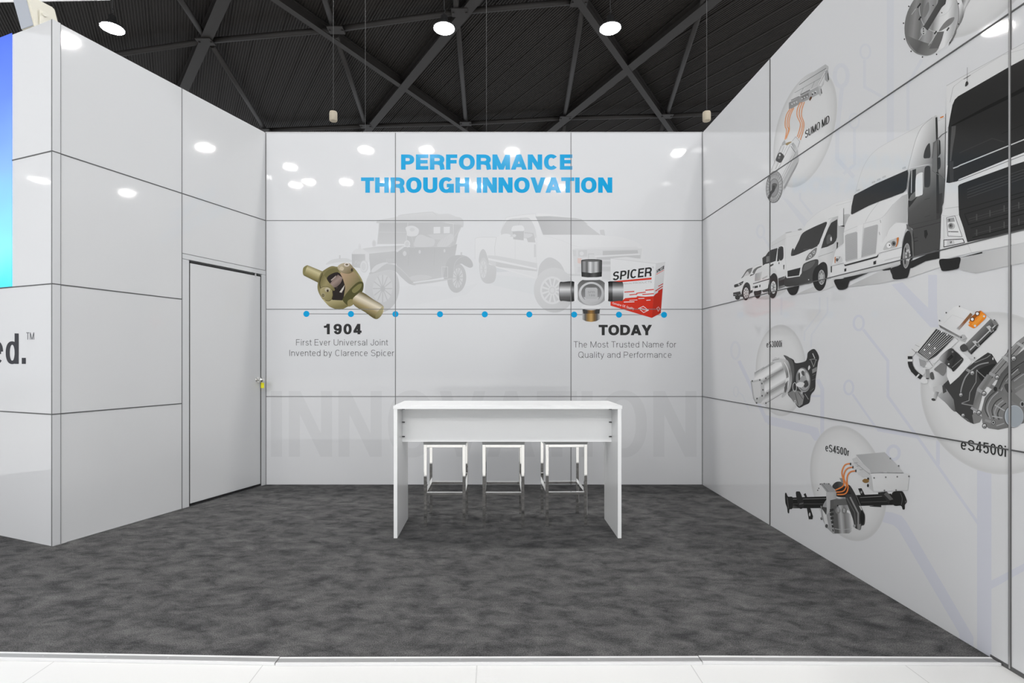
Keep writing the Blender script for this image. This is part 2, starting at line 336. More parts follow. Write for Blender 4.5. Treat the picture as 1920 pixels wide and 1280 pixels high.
for x, y in ((686, 281), (800, 281), (544, 313), (960, 284), (1272, 287), (1285, 345), (579, 341), (649, 341), (728, 345), (896, 349), (1032, 340), (555, 347), (872, 343), (1049, 352)):
    copy_tree(lamp, lamp_from_reflection(x, y), 'round high bay lamp hanging in the hall behind the viewpoint, seen as a reflection')
for Y in (7.0, -6.5):
    for X in (-15.0, -8.5, -1.99, 4.52, 11.0):
        copy_tree(lamp, (X, Y, LZ), 'round high bay lamp in the rows overhead, out of view above the booth')
for X, Y in ((18.51, 6.96), (25.85, 14.6), (39.66, 13.57), (41.1, 19.3), (-47.6, -0.78)):
    copy_tree(lamp, (X, Y, LZ), 'round high bay lamp far out in the hall, a glint on the side walls')
# hanging sensors and rigging wires
for i, (x, lab) in enumerate(((625, 'small beige cylinder sensor hanging over the left of the back wall'), (1325, 'small beige cylinder sensor hanging by the top of the right wall'))):
    Y = 13.2; s = thing('hanging_sensor', lab, 'sensor', ((x - PX) / F * Y, Y, CZ + (PY - 227) / F * Y), 0, 'hanging cylinder sensors')
    bm = bmesh.new(); lathe(bm, ((0.085, 0.0), (0.10, 0.02), (0.10, 0.2), (0.09, 0.235), (0.03, 0.245)), 20); obj('housing', bm, M_beige, s)
    bm = bmesh.new(); tube(bm, (0, 0, 0.24), (0, 0, ROOF_Z - s.location.z), 0.008, 6); obj('drop_wire', bm, M_lampbody, s)
for x, lab in ((685, 'thin grey rigging wire hanging left of the middle lamp'), (912, 'thin grey rigging wire hanging between the two middle lamps')):
    Y = 9.0; bm = bmesh.new(); X = (x - PX) / F * Y; tube(bm, (X, Y, 0), (X, Y, ROOF_Z), 0.0045, 6)
    tag(obj('rigging_wire', bm, M_cable), lab, 'wire', 'rigging wires behind the back wall')
# overhead banner at the upper left
bm = bmesh.new(); vs = []
for (x, y, dpt) in ((-420, 8, 6.4), (0, 3.4, 6.0), (205, -0.6, 5.8)):
    X = (x - PX) / F * dpt; Z = CZ + (PY - y) / F * dpt; vs.append((X, dpt, Z))
ring = [[bm.verts.new((X, Y + dy, Z + dz)) for dy, dz in ((0, 0), (0, 0.9), (0.012, 0.9), (0.012, 0))] for X, Y, Z in vs]
for A, B in zip(ring, ring[1:]):
    for i in range(4): bm.faces.new((A[i], A[(i + 1) % 4], B[(i + 1) % 4], B[i]))
bm.faces.new(ring[0]); bm.faces.new(ring[-1][::-1])
hb = thing('hanging_banner', 'lower edge of a white overhead banner at the top left corner', 'banner', vs[1])
o = obj('banner_fabric', bm, mat('white_fabric', (0.85, 0.85, 0.85), 0.8), hb)
for v in o.data.vertices: v.co -= Vector(vs[1])
for X, Y, Z in (vs[0], vs[2]):
    bm = bmesh.new(); tube(bm, (X - vs[1][0], Y - vs[1][1] + 0.03, Z - vs[1][2] + 0.88), (X - vs[1][0], Y - vs[1][1] + 0.03, ROOF_Z - vs[1][2]), 0.006, 6)
    obj('hanging_wire', bm, M_cable, hb)
# speaker on the tower top
sp = thing('loudspeaker', 'small cream loudspeaker with grey grille on top of the left wall corner', 'loudspeaker', (-3.655, 4.11, TOP + 0.002), math.radians(-20))
def sp_solid(y0, y1, x0, x1, z0, z1, bev):
    b = bmesh.new(); box(b, x0, x1, y0, y1, z0, z1)
    for v in b.verts:
        if v.co.y > 0.05: v.co.x *= 0.72; v.co.z *= 0.72
    a = math.radians(15)
    for v in b.verts:
        y, z = v.co.y, v.co.z; v.co.y = y * math.cos(a) - z * math.sin(a); v.co.z = y * math.sin(a) + z * math.cos(a) + 0.155
    if bev: bmesh.ops.bevel(b, geom=b.edges[:], offset=bev, segments=3, affect='EDGES')
    bmesh.ops.recalc_face_normals(b, faces=b.faces[:])
    return b
obj('cabinet', sp_solid(-0.09, 0.12, -0.085, 0.085, -0.12, 0.12, 0.012), M_speaker, sp)
obj('speaker_grille', sp_solid(-0.096, -0.0895, -0.073, 0.073, -0.105, 0.105, 0.002), M_grille, sp)
bm = bmesh.new(); box(bm, -0.095, 0.095, -0.05, 0.05, 0.0, 0.008)
for s in (-1, 1): box(bm, s * 0.091 - 0.003, s * 0.091 + 0.003, -0.03, 0.03, 0.0, 0.17); tube(bm, (s * 0.09, 0, 0.15), (s * 0.104, 0, 0.15), 0.018, 12)
obj('mounting_bracket', bm, M_speaker, sp)
# ---------------------------------------------------------------- bar table and stools
TX0, TX1, TY0, TY1, TZ = -0.803, 1.003, 4.081, 4.592, 1.050
tb = thing('bar_table', 'white high bar table with panel legs in front of the back wall', 'table', ((TX0 + TX1) / 2, (TY0 + TY1) / 2, 0))
hw, hd = (TX1 - TX0) / 2, (TY1 - TY0) / 2
bm = bmesh.new(); box(bm, -hw - 0.003, hw + 0.006, -hd, hd, TZ - 0.026, TZ, 0.0015); obj('table_top', bm, M_white, tb)
for s in (-1, 1):
    bm = bmesh.new(); box(bm, min(s * hw, s * (hw - 0.029)), max(s * hw, s * (hw - 0.029)), -hd + 0.003, hd - 0.003, 0, TZ - 0.0265, 0.0012); obj('panel_leg', bm, M_white, tb)
bm = bmesh.new(); box(bm, -hw + 0.0295, hw - 0.0295, -0.036, -0.018, 0.73, TZ - 0.0265, 0.001); obj('modesty_panel', bm, M_white, tb)
for s in (-1, 1):
    for z in (1.004, 0.895, 0.775):
        bm = bmesh.new(); box(bm, min(s * (hw - 0.03), s * (hw - 0.052)), max(s * (hw - 0.03), s * (hw - 0.052)), -0.048, -0.037, z - 0.004, z + 0.004, 0.001); obj('bracket', bm, M_lampbody, tb)
def bar(bm, x0, x1, y0, y1, z0, z1): box(bm, x0, x1, y0, y1, z0, z1, 0.002)
st = thing('bar_stool', 'backless chrome bar stool under the table, nearest its left leg', 'stool', (-0.425, 4.5605, 0), 0, 'chrome bar stools under the table')
a, b_, w = 0.177, 0.2045, 0.026
for sx in (-1, 1):
    for sy in (-1, 1):
        bm = bmesh.new(); x = sx * (a - w / 2); y = sy * (b_ - w / 2); bar(bm, x - w / 2, x + w / 2, y - w / 2, y + w / 2, 0.004, 0.697)
        lg = obj('leg', bm, M_chrome, st)
        bm = bmesh.new(); box(bm, x - w / 2 - 0.001, x + w / 2 + 0.001, y - w / 2 - 0.001, y + w / 2 + 0.001, 0, 0.006); obj('foot_pad', bm, M_lampbody, lg)
bm = bmesh.new()
for sy in (-1, 1): y = sy * (b_ - w / 2); bar(bm, -a + w, a - w, y - w / 2, y + w / 2, 0.672, 0.697)
for sx in (-1, 1): x = sx * (a - w / 2); bar(bm, x - w / 2, x + w / 2, -b_ + w, b_ - w, 0.672, 0.697)
obj('seat_frame', bm, M_chrome, st)
for sy in (-1, 1):
    bm = bmesh.new(); y = sy * (b_ - w / 2); bar(bm, -a + w, a - w, y - w / 2, y + w / 2, 0.27, 0.294); obj('footrest', bm, M_chrome, st)
for sx in (-1, 1):
    bm = bmesh.new(); x = sx * (a - w / 2); bar(bm, x - w / 2, x + w / 2, -b_ + w, b_ - w, 0.27, 0.294); obj('footrest', bm, M_chrome, st)
bm = bmesh.new(); box(bm, -a - 0.004, a + 0.004, -b_ - 0.004, b_ + 0.004, 0.6975, 0.757, 0.010); obj('seat', bm, M_seat, st)
c = copy_tree(st, (0.072, 4.5605, 0), 'backless chrome bar stool in the middle of the three under the table')
c = copy_tree(st, (0.603, 4.575, 0), 'backless chrome bar stool under the table, nearest its right leg'); c.rotation_euler = (0, 0, math.radians(1.2))
# ---------------------------------------------------------------- printed wall graphics: vector artwork lying on the wall panels
def pcol(c, white):
    """print colour: what the ink is when bare panel is WALL_RGB"""
    if not isinstance(c, (tuple, list)): c = (c - .6, c, c + 1.4) if c > 140 else (c, c, c)
    return tuple(min(0.86, lin(a) / lin(w) * b) for a, w, b in zip(c, white, WALL_RGB))
def ink(c, white):
    if not isinstance(c, (tuple, list)): c = (c - .6, c, c + 1.4) if c > 140 else (c, c, c)
    key = 'ink_%d_%d_%d_%d' % (*[int(x) for x in c], white[0])
    dark = sum(c) / 3 < 170
    return mat(key, pcol(c, white), 0.12 if dark else 0.03, 0, 0.12 if dark else 0.5)   # the dark inks are printed satin, the pale ones under gloss
def ink_grad(stops, white, radial=False):
    key = 'ink_' + ('r' if radial else 'g') + str(stops) + str(white[0])
    if key in MATS: return MATS[key]
    m = bpy.data.materials.new('ink_blend'); m.use_nodes = True; nt = m.node_tree; N = nt.nodes; L = nt.links
    b = N['Principled BSDF']; b.inputs['Roughness'].default_value = 0.03
    uv = N.new('ShaderNodeUVMap'); uv.uv_map = 'UVMap'
    r = N.new('ShaderNodeValToRGB'); e = r.color_ramp.elements
    if radial:
        ln = N.new('ShaderNodeVectorMath'); ln.operation = 'LENGTH'; L.new(uv.outputs[0], ln.inputs[0]); L.new(ln.outputs['Value'], r.inputs[0])
    else:
        sp_ = N.new('ShaderNodeSeparateXYZ'); L.new(uv.outputs[0], sp_.inputs[0]); L.new(sp_.outputs[0], r.inputs[0])
    lum = [(x[1] if isinstance(x, tuple) and len(x) == 2 else x) for x in stops]; lum = sum(sum(x) / 3 if isinstance(x, tuple) else x for x in lum) / len(lum)
    if lum < 170: b.inputs['Roughness'].default_value = 0.12; b.inputs['Specular IOR Level'].default_value = 0.12
    for i, st_ in enumerate(stops):
        pos, c = st_ if isinstance(st_, tuple) and len(st_) == 2 else (i / (len(stops) - 1), st_)
        x = e[i] if i < 2 else e.new(pos)
        x.position = pos; x.color = (*pcol(c, white), 1)
    L.new(r.outputs[0], b.inputs['Base Color'])
    MATS[key] = m
    return m
def catmull(pts, n=5):
    o = []
    for i in range(len(pts)):
        p0, p1, p2, p3 = pts[i - 1], pts[i], pts[(i + 1) % len(pts)], pts[(i + 2) % len(pts)]
        for k_ in range(n):
            t = k_ / n; q_ = []
            for a in (0, 1):
                q_.append(0.5 * (2 * p1[a] + (p2[a] - p0[a]) * t + (2 * p0[a] - 5 * p1[a] + 4 * p2[a] - p3[a]) * t * t + (3 * p1[a] - p0[a] - 3 * p2[a] + p3[a]) * t ** 3))
            o.append(tuple(q_))
    return o
def catmull_open(pts, n=6):
    P = [pts[0]] + list(pts) + [pts[-1]]; o = []
    for i in range(1, len(P) - 2):
        p0, p1, p2, p3 = P[i - 1:i + 3]
        for k_ in range(n):
            t = k_ / n
            o.append(tuple(0.5 * (2 * p1[a] + (p2[a] - p0[a]) * t + (2 * p0[a] - 5 * p1[a] + 4 * p2[a] - p3[a]) * t * t + (3 * p1[a] - p0[a] - 3 * p2[a] + p3[a]) * t ** 3) for a in (0, 1)))
    return o + [tuple(pts[-1])]
def ell_pts(cx, cy, rx, ry, rot=0, n=40, a0=0, a1=360):
    o = []; r = math.radians(rot)
    full = abs(a1 - a0) >= 360
    for i in range(n if full else n + 1):
        a = math.radians(a0 + (a1 - a0) * i / n); x, y = rx * math.cos(a), ry * math.sin(a)
        o.append((cx + x * math.cos(r) - y * math.sin(r), cy + x * math.sin(r) + y * math.cos(r)))
    return o
def stroke_quads(pts, wx, wy=None, closed=False):
    """outline of a polyline as a list of quads with mitred joints"""
    wy = wx if wy is None else wy
    P = [Vector((p[0], p[1])) for p in pts]; Q = [P[0]]
    for p in P[1:]:
        if (p - Q[-1]).length > 1e-9: Q.append(p)
    if closed and (Q[0] - Q[-1]).length < 1e-9: Q.pop()
    n = len(Q); L_, R_ = [], []
    for i in range(n):
        a = Q[i - 1] if (i > 0 or closed) else None; c = Q[(i + 1) % n] if (i < n - 1 or closed) else None
        ds = [(x).normalized() for x in ((Q[i] - a) if a is not None else None, (c - Q[i]) if c is not None else None) if x is not None]
        ns = [Vector((-d_.y, d_.x)) for d_ in ds]
        m_ = sum(ns, Vector((0, 0)))
        m_ = m_.normalized() if m_.length > 1e-6 else ns[0]
        f_ = 1 / max(0.35, m_.dot(ns[0]))
        off = Vector((m_.x * wx / 2 * f_, m_.y * wy / 2 * f_))
        L_.append(Q[i] + off); R_.append(Q[i] - off)
    return [(L_[i], L_[(i + 1) % n], R_[(i + 1) % n], R_[i]) for i in range(n if closed else n - 1)]
# shape constructors used below: colour first, then geometry in the coordinates of the tracing frame
def poly(c, pts): return ('p', c, pts)
def smo(c, pts): return ('p', c, catmull(pts))
def ell(c, cx, cy, rx, ry, rot=0): return ('p', c, ell_pts(cx, cy, rx, ry, rot))
def line(c, w, pts, closed=False): return ('l', c, w, pts, closed)
def curve(c, w, pts): return ('l', c, w, catmull_open(pts), False)
def ring(c, w, cx, cy, rx, ry, rot=0): return ('l', c, w, ell_pts(cx, cy, rx, ry, rot), True)
def rect(c, x0, y0, x1, y1): return ('p', c, [(x0, y0), (x1, y0), (x1, y1), (x0, y1)])
def grad(a, b, *stops): return ('g', a, b, stops)        # printed blend from point a to point b
class Print:
    """one printed graphic on a wall: a thing whose parts are flat ink shapes stacked a hair apart"""
    def __init__(s, plane, name, label, cat, z0=0.0006, group=None):
        s.pl = plane; s.name = name; s.z = z0 * 0.25; s.root = None; s.info = (label, cat, group)
    def mapper(s, T):
        if T is None: return lambda p: p
        if T == 'px': return lambda p: s.pl.px(p[0], p[1])
        return lambda p: s.pl.px(T[0] + p[0] / T[2], T[1] + p[1] / T[2])
    def part(s, name, T, shapes, label=None, sub_of=None, single=False):
        pl = s.pl; bm = bmesh.new(); uvl = bm.loops.layers.uv.new('UVMap'); ms = []; mi = {}
        def mid(m):
            if m.name not in mi: mi[m.name] = len(ms); ms.append(m)
            return mi[m.name]
        for sh in shapes:
            TT = T
            if sh[0] == 'T': TT = sh[1]; sh = sh[2]
            f_ = s.mapper(TT); c = sh[1]; s.z += 0.000016
            if isinstance(c, tuple) and c and c[0] == 'g':
                m = ink_grad(tuple(c[3]), pl.white); A = Vector(f_(c[1])); B = Vector(f_(c[2])); D = B - A
                uvf = lambda q_, A=A, D=D: ((Vector(q_) - A).dot(D) / D.length_squared, 0.5)
            elif isinstance(c, tuple) and c and c[0] == 'r':
                m = ink_grad(tuple(c[3]), pl.white, True); A = Vector(c[1]); R_ = c[2]
                uvf = lambda q_, A=A, R_=R_: ((q_[0] - A.x) / R_, (q_[1] - A.y) / R_)
            else:
                m = ink(c, pl.white); uvf = lambda q_: (0, 0)
            if sh[0] == 'p': loops = [[f_(p) for p in sh[2]]]
            elif sh[0] == 'l': loops = [[f_(p) for p in qd] for qd in stroke_quads(sh[3], sh[2], None, sh[4])]
            elif sh[0] == 'q': loops = [[f_(p) for p in qd] for qd, _ in sh[2]]
            lifts = [i % 2 * 0.000008 for i in range(len(loops))] if sh[0] == 'l' else [s_ for _, s_ in sh[2]] if sh[0] == 'q' else [0.0]
            for lp_, lift in zip(loops, lifts):
                ar = sum(lp_[i - 1][0] * lp_[i][1] - lp_[i][0] * lp_[i - 1][1] for i in range(len(lp_)))
                if abs(ar) < 1e-10: continue
                vs_ = [bm.verts.new(pl.at(q_[0], q_[1], s.z + lift)) for q_ in lp_]
                fc = bm.faces.new(vs_); fc.material_index = mid(m)
                for l_, q_ in zip(fc.loops, lp_): l_[uvl].uv = uvf(q_)
                fc.normal_update()
                if fc.normal.dot(pl.n) < 0: fc.normal_flip()
        if single:
            o = obj(name, bm, ms); tag(o, *s.info); s.root = o; s.recentre(o)
            return o
        if s.root is None:
            vv = [v.co for v in bm.verts]
            b_ = sum(vv, Vector()) / len(vv)
            s.root = thing(s.name, *s.info[:2], loc=b_, group=s.info[2])
        par = sub_of or s.root
        base = Vector(s.root.location)
        for v in bm.verts: v.co -= base
        return obj(name, bm, ms, par, label=label)
    def recentre(s, o):
        b_ = sum((v.co for v in o.data.vertices), Vector()) / len(o.data.vertices)
        for v in o.data.vertices: v.co -= b_
        o.location = b_
# ---------------------------------------------------------------- stroke-drawn grotesque letters
def arc(cx, cy, rx, ry, a0, a1, n=18, e=2.25):
    o = []
    for i in range(n + 1):
        a = math.radians(a0 + (a1 - a0) * i / n); ca, sa = math.cos(a), math.sin(a)
        o.append((cx + rx * math.copysign(abs(ca) ** (2 / e), ca), cy + ry * math.copysign(abs(sa) ** (2 / e), sa)))
    return o
WID = dict(A=.92, B=.9, C=.92, D=.93, E=.8, F=.74, G=.97, H=.9, I=.34, J=.7, L=.74, M=1.1, N=.92, O=1.0, P=.85, Q=1.0, R=.92, S=.86, T=.78, U=.92, V=.88, Y=.88,
           a=.72, b=.74, c=.68, d=.74, e=.73, f=.37, g=.74, h=.72, i=.3, l=.3, m=1.08, n=.72, o=.75, p=.74, r=.46, s=.66, t=.4, u=.72, v=.68, w=1.0, y=.68)
for dgt in '0123456789': WID[dgt] = .75
WID.update({' ': .36, '.': .36, '/': .4})
def glyph(ch, w, hw, X=0.73):
    """(list of strokes, advance): stroke = (points, clip) in units of cap height; w, hw = stem and bar weight"""
    A = WID[ch]; sb = max(0.045, 0.11 - w * 0.25)
    l, r = sb, A - sb; L_, R_ = l + w / 2, r - w / 2; t, b = 1 - hw / 2, hw / 2; c = (l + r) / 2; x = X - hw / 2
    S = []
    def s(pts, clip=None): S.append((pts, clip))
    V_ = lambda xx, y0=0, y1=1: s([(xx, y0), (xx, y1)])
    if ch == 'I': V_(A / 2)
    elif ch == 'H': V_(L_); V_(R_); s([(L_, .52), (R_, .52)])
    elif ch in 'EF':
        V_(L_); s([(l, t), (r, t)]); s([(l, .52), (r - .04, .52)])
        if ch == 'E': s([(l, b), (r, b)])
    elif ch == 'L': V_(L_); s([(l, b), (r, b)])
    elif ch == 'T': V_(c); s([(l - .04, t), (r + .04, t)])
    elif ch == 'N': V_(L_); V_(R_); s([(L_ + w * .02, 1), (R_ - w * .02, 0)], (l, r, 0, 1))
    elif ch == 'M': V_(L_); V_(R_); s([(L_, 1), (c, 0.0)], (l, r, 0, 1)); s([(R_, 1), (c, 0.0)], (l, r, 0, 1))
    elif ch == 'A': s([(l - .04 + w / 2, 0), (c, 1.0)], (-1, 2, 0, 1)); s([(r + .04 - w / 2, 0), (c, 1.0)], (-1, 2, 0, 1)); s([(l + .14, .28), (r - .14, .28)])
    elif ch == 'V': s([(l - .04 + w / 2, 1), (c, 0)], (-1, 2, 0, 1)); s([(r + .04 - w / 2, 1), (c, 0)], (-1, 2, 0, 1))
    elif ch == 'Y': V_(c, 0, .46); s([(l - .04 + w / 2, 1), (c, .38)], (-1, 2, .38, 1)); s([(r + .04 - w / 2, 1), (c, .38)], (-1, 2, .38, 1))
    elif ch in 'OQ':
        s(arc(c, .5, (R_ - L_) / 2, .5 - b + .012, 0, 360, 40))
        if ch == 'Q': s([(c + .08, .26), (r + .02, -.02)])
    elif ch == 'C': s(arc(c + .01, .5, (R_ - L_) / 2, .5 - b + .012, 42, 318, 32))
    elif ch == 'G': s(arc(c, .5, (R_ - L_) / 2, .5 - b + .012, 42, 330, 32)); s([(R_, 0.0), (R_, .50)]); s([(c + .02, .47), (r, .47)])
    elif ch in 'PR':
        V_(L_); y0 = .45; s([(L_, t), (c, t)] + arc(c, (t + y0) / 2, R_ - c, (t - y0) / 2, 90, -90, 16) + [(L_, y0)])
        if ch == 'R': s([(c, y0), (c + .02, y0)] + [(c + (R_ - c) * .8, y0 - .07), (R_ - .01, y0 - .2), (R_, .12), (R_ + .03, 0)])
    elif ch == 'B':
        V_(L_); y0 = .52; s([(L_, t), (c, t)] + arc(c, (t + y0) / 2, R_ - c - .03, (t - y0) / 2, 90, -90, 16) + [(L_, y0)]); s([(L_, y0), (c, y0)] + arc(c, (b + y0) / 2, R_ - c, (y0 - b) / 2, 90, -90, 16) + [(L_, b)])
    elif ch == 'D': V_(L_); s([(L_, t), (c - .05, t)] + arc(c - .05, .5, R_ - c + .05, .5 - b, 90, -90, 24) + [(L_, b)])
    elif ch == 'U': s([(L_, 1), (L_, .36)] + arc(c, .36, (R_ - L_) / 2, .36 - b + .012, 180, 360, 22) + [(R_, .36), (R_, 1)])
    elif ch == 'J': s([(R_, 1), (R_, .3)] + arc(c, .3, (R_ - L_) / 2, .3 - b + .012, 0, -180, 20) + [(L_, .34)])
    elif ch in 'Ss':
        T_ = 1 if ch == 'S' else X; tt = T_ - hw / 2 + .008; bb = b - .008; m = T_ * .515
        s(arc(c, (tt + m) / 2, (R_ - L_) / 2 - .01, (tt - m) / 2, 20, 268, 22, 2.1) + arc(c, (m + bb) / 2, (R_ - L_) / 2, (m - bb) / 2, 88, -165, 24, 2.1))
    elif ch == '0': s(arc(c, .5, (R_ - L_) / 2, .5 - b + .008, 0, 360, 36))
    elif ch == '1': s([(c + .05, 0), (c + .05, 1)]); s([(l + .02, .71), (c - .06, .74), (c + .05 - w * .1, .96)], (l, c + .05 + w / 2, .5, 1))
    elif ch == '3': s(arc(c - .01, .745, (R_ - L_) / 2 - .03, .255 - b, 160, -80, 20)); s(arc(c, (b + .52) / 2, (R_ - L_) / 2, (.52 - b) / 2, 88, -165, 22))
    elif ch == '4': s([(R_ - .1, 0), (R_ - .1, 1)]); s([(l, .25), (r, .25)]); s([(R_ - .1, 1.0), (l + w * .35, .25)], (l, r, .25 - hw / 2, 1))
    elif ch == '5': s([(r - .03, t), (L_ + .06, t)]); s([(L_ + .05, 1), (L_ + .01, .46)]); s(arc(c, (b + .64) / 2, (R_ - L_) / 2, (.64 - b) / 2, 138, -160, 26))
    elif ch == '9': s(arc(c, .67, (R_ - L_) / 2, .33 - b, 0, 360, 32)); s(arc(c, .5, (R_ - L_) / 2, .5 - b + .008, 10, -155, 22))
    elif ch == '.': s([(A / 2, 0), (A / 2, max(w, hw) * 1.02)])
    elif ch == '/': s([(l, 0), (r, 1)])
    elif ch == 'o': s(arc(c, X / 2, (R_ - L_) / 2, X / 2 - b + .008, 0, 360, 32))
    elif ch == 'c': s(arc(c + .01, X / 2, (R_ - L_) / 2, X / 2 - b + .008, 48, 312, 26))
    elif ch == 'e': s(arc(c, X / 2, (R_ - L_) / 2, X / 2 - b + .008, -2, 315, 30) if False else [(L_, X / 2 + .01), (R_, X / 2 + .01)]); s(arc(c, X / 2, (R_ - L_) / 2, X / 2 - b + .008, 4, 318, 30))
    elif ch in 'bdpq':
        s(arc(c, X / 2, (R_ - L_) / 2, X / 2 - b + .008, 0, 360, 32)); V_(L_ if ch in 'bp' else R_, 0 if ch in 'bd' else -.29, 1 if ch in 'bd' else X)
    elif ch == 'g': s(arc(c, X / 2, (R_ - L_) / 2, X / 2 - b + .008, 0, 360, 32)); s([(R_, X), (R_, -.08)] + arc(c, -.08, (R_ - L_) / 2, .2 - b, 0, -155, 16))
    elif ch == 'a': s([(R_, 0), (R_, X * .66)] + arc(c, X * .66, R_ - c, X * .34 - b + .004, 0, 165, 16)); s([(R_, X * .58), (c, X * .54)] + arc(c - .02, X * .29, (c - .02 - L_), X * .29 - b, 90, 300, 18) + [(R_, X * .3)])
    elif ch in 'hn': V_(L_, 0, 1 if ch == 'h' else X); s([(L_, X * .6)] + arc(c, X * .62, (R_ - L_) / 2, X * .38 - b + .004, 180, 0, 18) + [(R_, X * .6), (R_, 0)])
    elif ch == 'm':
        V_(L_, 0, X); c1, c2 = (L_ + c) / 2, (c + R_) / 2
        for cc in (c1, c2): s([(cc - (c - L_) / 2, X * .6)] + arc(cc, X * .62, (c - L_) / 2, X * .38 - b + .004, 180, 0, 16) + [(cc + (c - L_) / 2, 0)])
    elif ch == 'u': V_(R_, 0, X); s([(L_, X), (L_, X * .38)] + arc(c, X * .38, (R_ - L_) / 2, X * .38 - b + .004, 180, 360, 18))
    elif ch == 'r': V_(L_, 0, X); s([(L_, X * .55), (L_ + .03, X * .8), (r - .08, X - hw * .55), (r + .02, X - hw * .5)])
    elif ch == 'i': V_(A / 2, 0, X); s([(A / 2, .86), (A / 2, 1)])
    elif ch == 'l': V_(A / 2)
    elif ch == 't': s([(A / 2 - .02, .94), (A / 2 - .02, .16), (A / 2 + .03, b + .01), (A - .02, b)]); s([(0.02, x), (A - .02, x)])
    elif ch == 'f': s([(A / 2 - .03, 0), (A / 2 - .03, .82), (A / 2 + .04, t), (A, t)]); s([(0.0, x), (A - .01, x)])
    elif ch in 'vy':
        s([(l - .03 + w / 2, X), (c, 0)], (-1, 2, 0, X)); s([(r + .03 - w / 2, X), (c, 0)], (-1, 2, 0, X))
        if ch == 'y': s([(c, 0), (c - .08, -.2), (c - .2, -.24)])
    elif ch == 'w':
        for a_, b__ in ((l - .03 + w / 2, .3), (.5, .3), (.5, .7), (r + .03 - w / 2, .7)):
            a2 = a_ if a_ != .5 else c; s([(a2, X), (l + (r - l) * b__, 0)], (-1, 2, 0, X))
    return S, A
def clip_box(pg, x0, x1, y0, y1):
    for ax, lim, sg in ((0, x0, 1), (0, x1, -1), (1, y0, 1), (1, y1, -1)):
        o = []
        for i in range(len(pg)):
            a, b = pg[i - 1], pg[i]; da, db = (a[ax] - lim) * sg, (b[ax] - lim) * sg
            if (da >= 0) != (db >= 0):
                t = da / (da - db); o.append((a[0] + (b[0] - a[0]) * t, a[1] + (b[1] - a[1]) * t))
            if db >= 0: o.append((b[0], b[1]))
        pg = o
        if len(pg) < 3: return []
    return pg
def text_quads(txt, w, hw=None, aspect=1.0, track=0.0):
    """quads of a text line in units where cap height is 1; aspect = glyph width factor. returns quads, x0, x1"""
    hw = w * 0.86 if hw is None else hw; qs = []; x = 0.0; xs = []
    for ch in txt:
        S, A = glyph(ch, w / aspect, hw)
        for si, (pts, clip) in enumerate(S):
            P = pts
            if clip:
                a, b = Vector(P[0]), Vector(P[1]); d_ = (b - a).normalized()
                if len(P) == 2: P = [tuple(a - d_ * w * 2), tuple(b + d_ * w * 2)]
            shut = len(P) > 8 and (Vector(P[0]) - Vector(P[-1])).length < 1e-6
            for qi, qd in enumerate(stroke_quads(P, w / aspect, hw, shut)):
                pg = [(p[0], p[1]) for p in qd]
                if clip: pg = clip_box(pg, *clip)
                if len(pg) >= 3:
                    qs.append(([((p[0] + x) * aspect, p[1]) for p in pg], si * 0.000012 + qi % 2 * 0.000006)); xs += [(p[0] + x) * aspect for p in pg]
        x += A + track
    return qs, min(xs), max(xs)
def lettering(c, txt, bl, br, tl, tr, w, hw=None, track=0.0, cond=1.0):
    """text fitted to a quad given by its four corners: baseline left/right and cap height left/right"""
    W_ = math.hypot(br[0] - bl[0], br[1] - bl[1]); H_ = math.hypot(tl[0] - bl[0], tl[1] - bl[1]) * .5 + math.hypot(tr[0] - br[0], tr[1] - br[1]) * .5
    q0, a, b = text_quads(txt, w, hw, 1.0, track)
    asp = (W_ / H_) / (b - a) * cond
    qs, a, b = text_quads(txt, w, hw, asp, track)
    def f_(p):
        u, v = (p[0] - a) / (b - a), p[1]
        return tuple((bl[i] * (1 - u) + br[i] * u) * (1 - v) + (tl[i] * (1 - u) + tr[i] * u) * v for i in (0, 1))
    return ('q', c, [([f_(p) for p in qd], z) for qd, z in qs])
def flat_text(c, txt, x0, x1, ytop, ybase, w, hw=None, track=0.0):
    return lettering(c, txt, (x0, ybase), (x1, ybase), (x0, ytop), (x1, ytop), w, hw, track)
# ---------------------------------------------------------------- back wall: headline, captions, timeline
BLUE = (22, 160, 216); DK = 55; CAP = 92
def words(plane, name, label, rows, z0=0.0030, cat='lettering', T='px'):
    p = Print(plane, name, label, cat, z0)
    if len(rows) == 1: return p.part(name, T, rows[0][1], single=True)
    for n, sh in rows: p.part(n, T, sh)
    return p
words(P_back, 'headline_lettering', 'big bold blue two-line headline across the top of the back wall',
      [('headline_line', [flat_text(BLUE, 'PERFORMANCE', 752, 1073, 289.5, 318, .30, .235)]), ('headline_line', [flat_text(BLUE, 'THROUGH INNOVATION', 677, 1148, 332.5, 361.3, .30, .235)])])
words(P_back, 'year_lettering', 'bold black year 1904 under the timeline on the left', [('year_lettering', [flat_text(DK, '1904', 607, 678, 607, 626.5, .27, .21, .03)])])
words(P_back, 'today_lettering', 'bold black word TODAY under the timeline on the right', [('today_lettering', [flat_text(DK, 'TODAY', 1122.5, 1222.5, 608.8, 628.2, .29, .23)])])
words(P_back, 'caption_lettering', 'thin grey two-line caption about the first joint, below the year',
      [('caption_line', [flat_text(CAP, 'First Ever Universal Joint', 555.4, 727.6, 635.9, 647.4, .085, .08)]), ('caption_line', [flat_text(CAP, 'Invented by Clarence Spicer', 542.8, 739, 655.7, 667.2, .085, .08)])])
words(P_back, 'caption_lettering', 'thin grey two-line caption about trust and quality, at the right of the wall',
      [('caption_line', [flat_text(CAP, 'The Most Trusted Name for', 1075.6, 1267.8, 639.7, 651.2, .085, .08)]), ('caption_line', [flat_text(CAP, 'Quality and Performance', 1084.4, 1259, 659.2, 670.5, .085, .08)])])
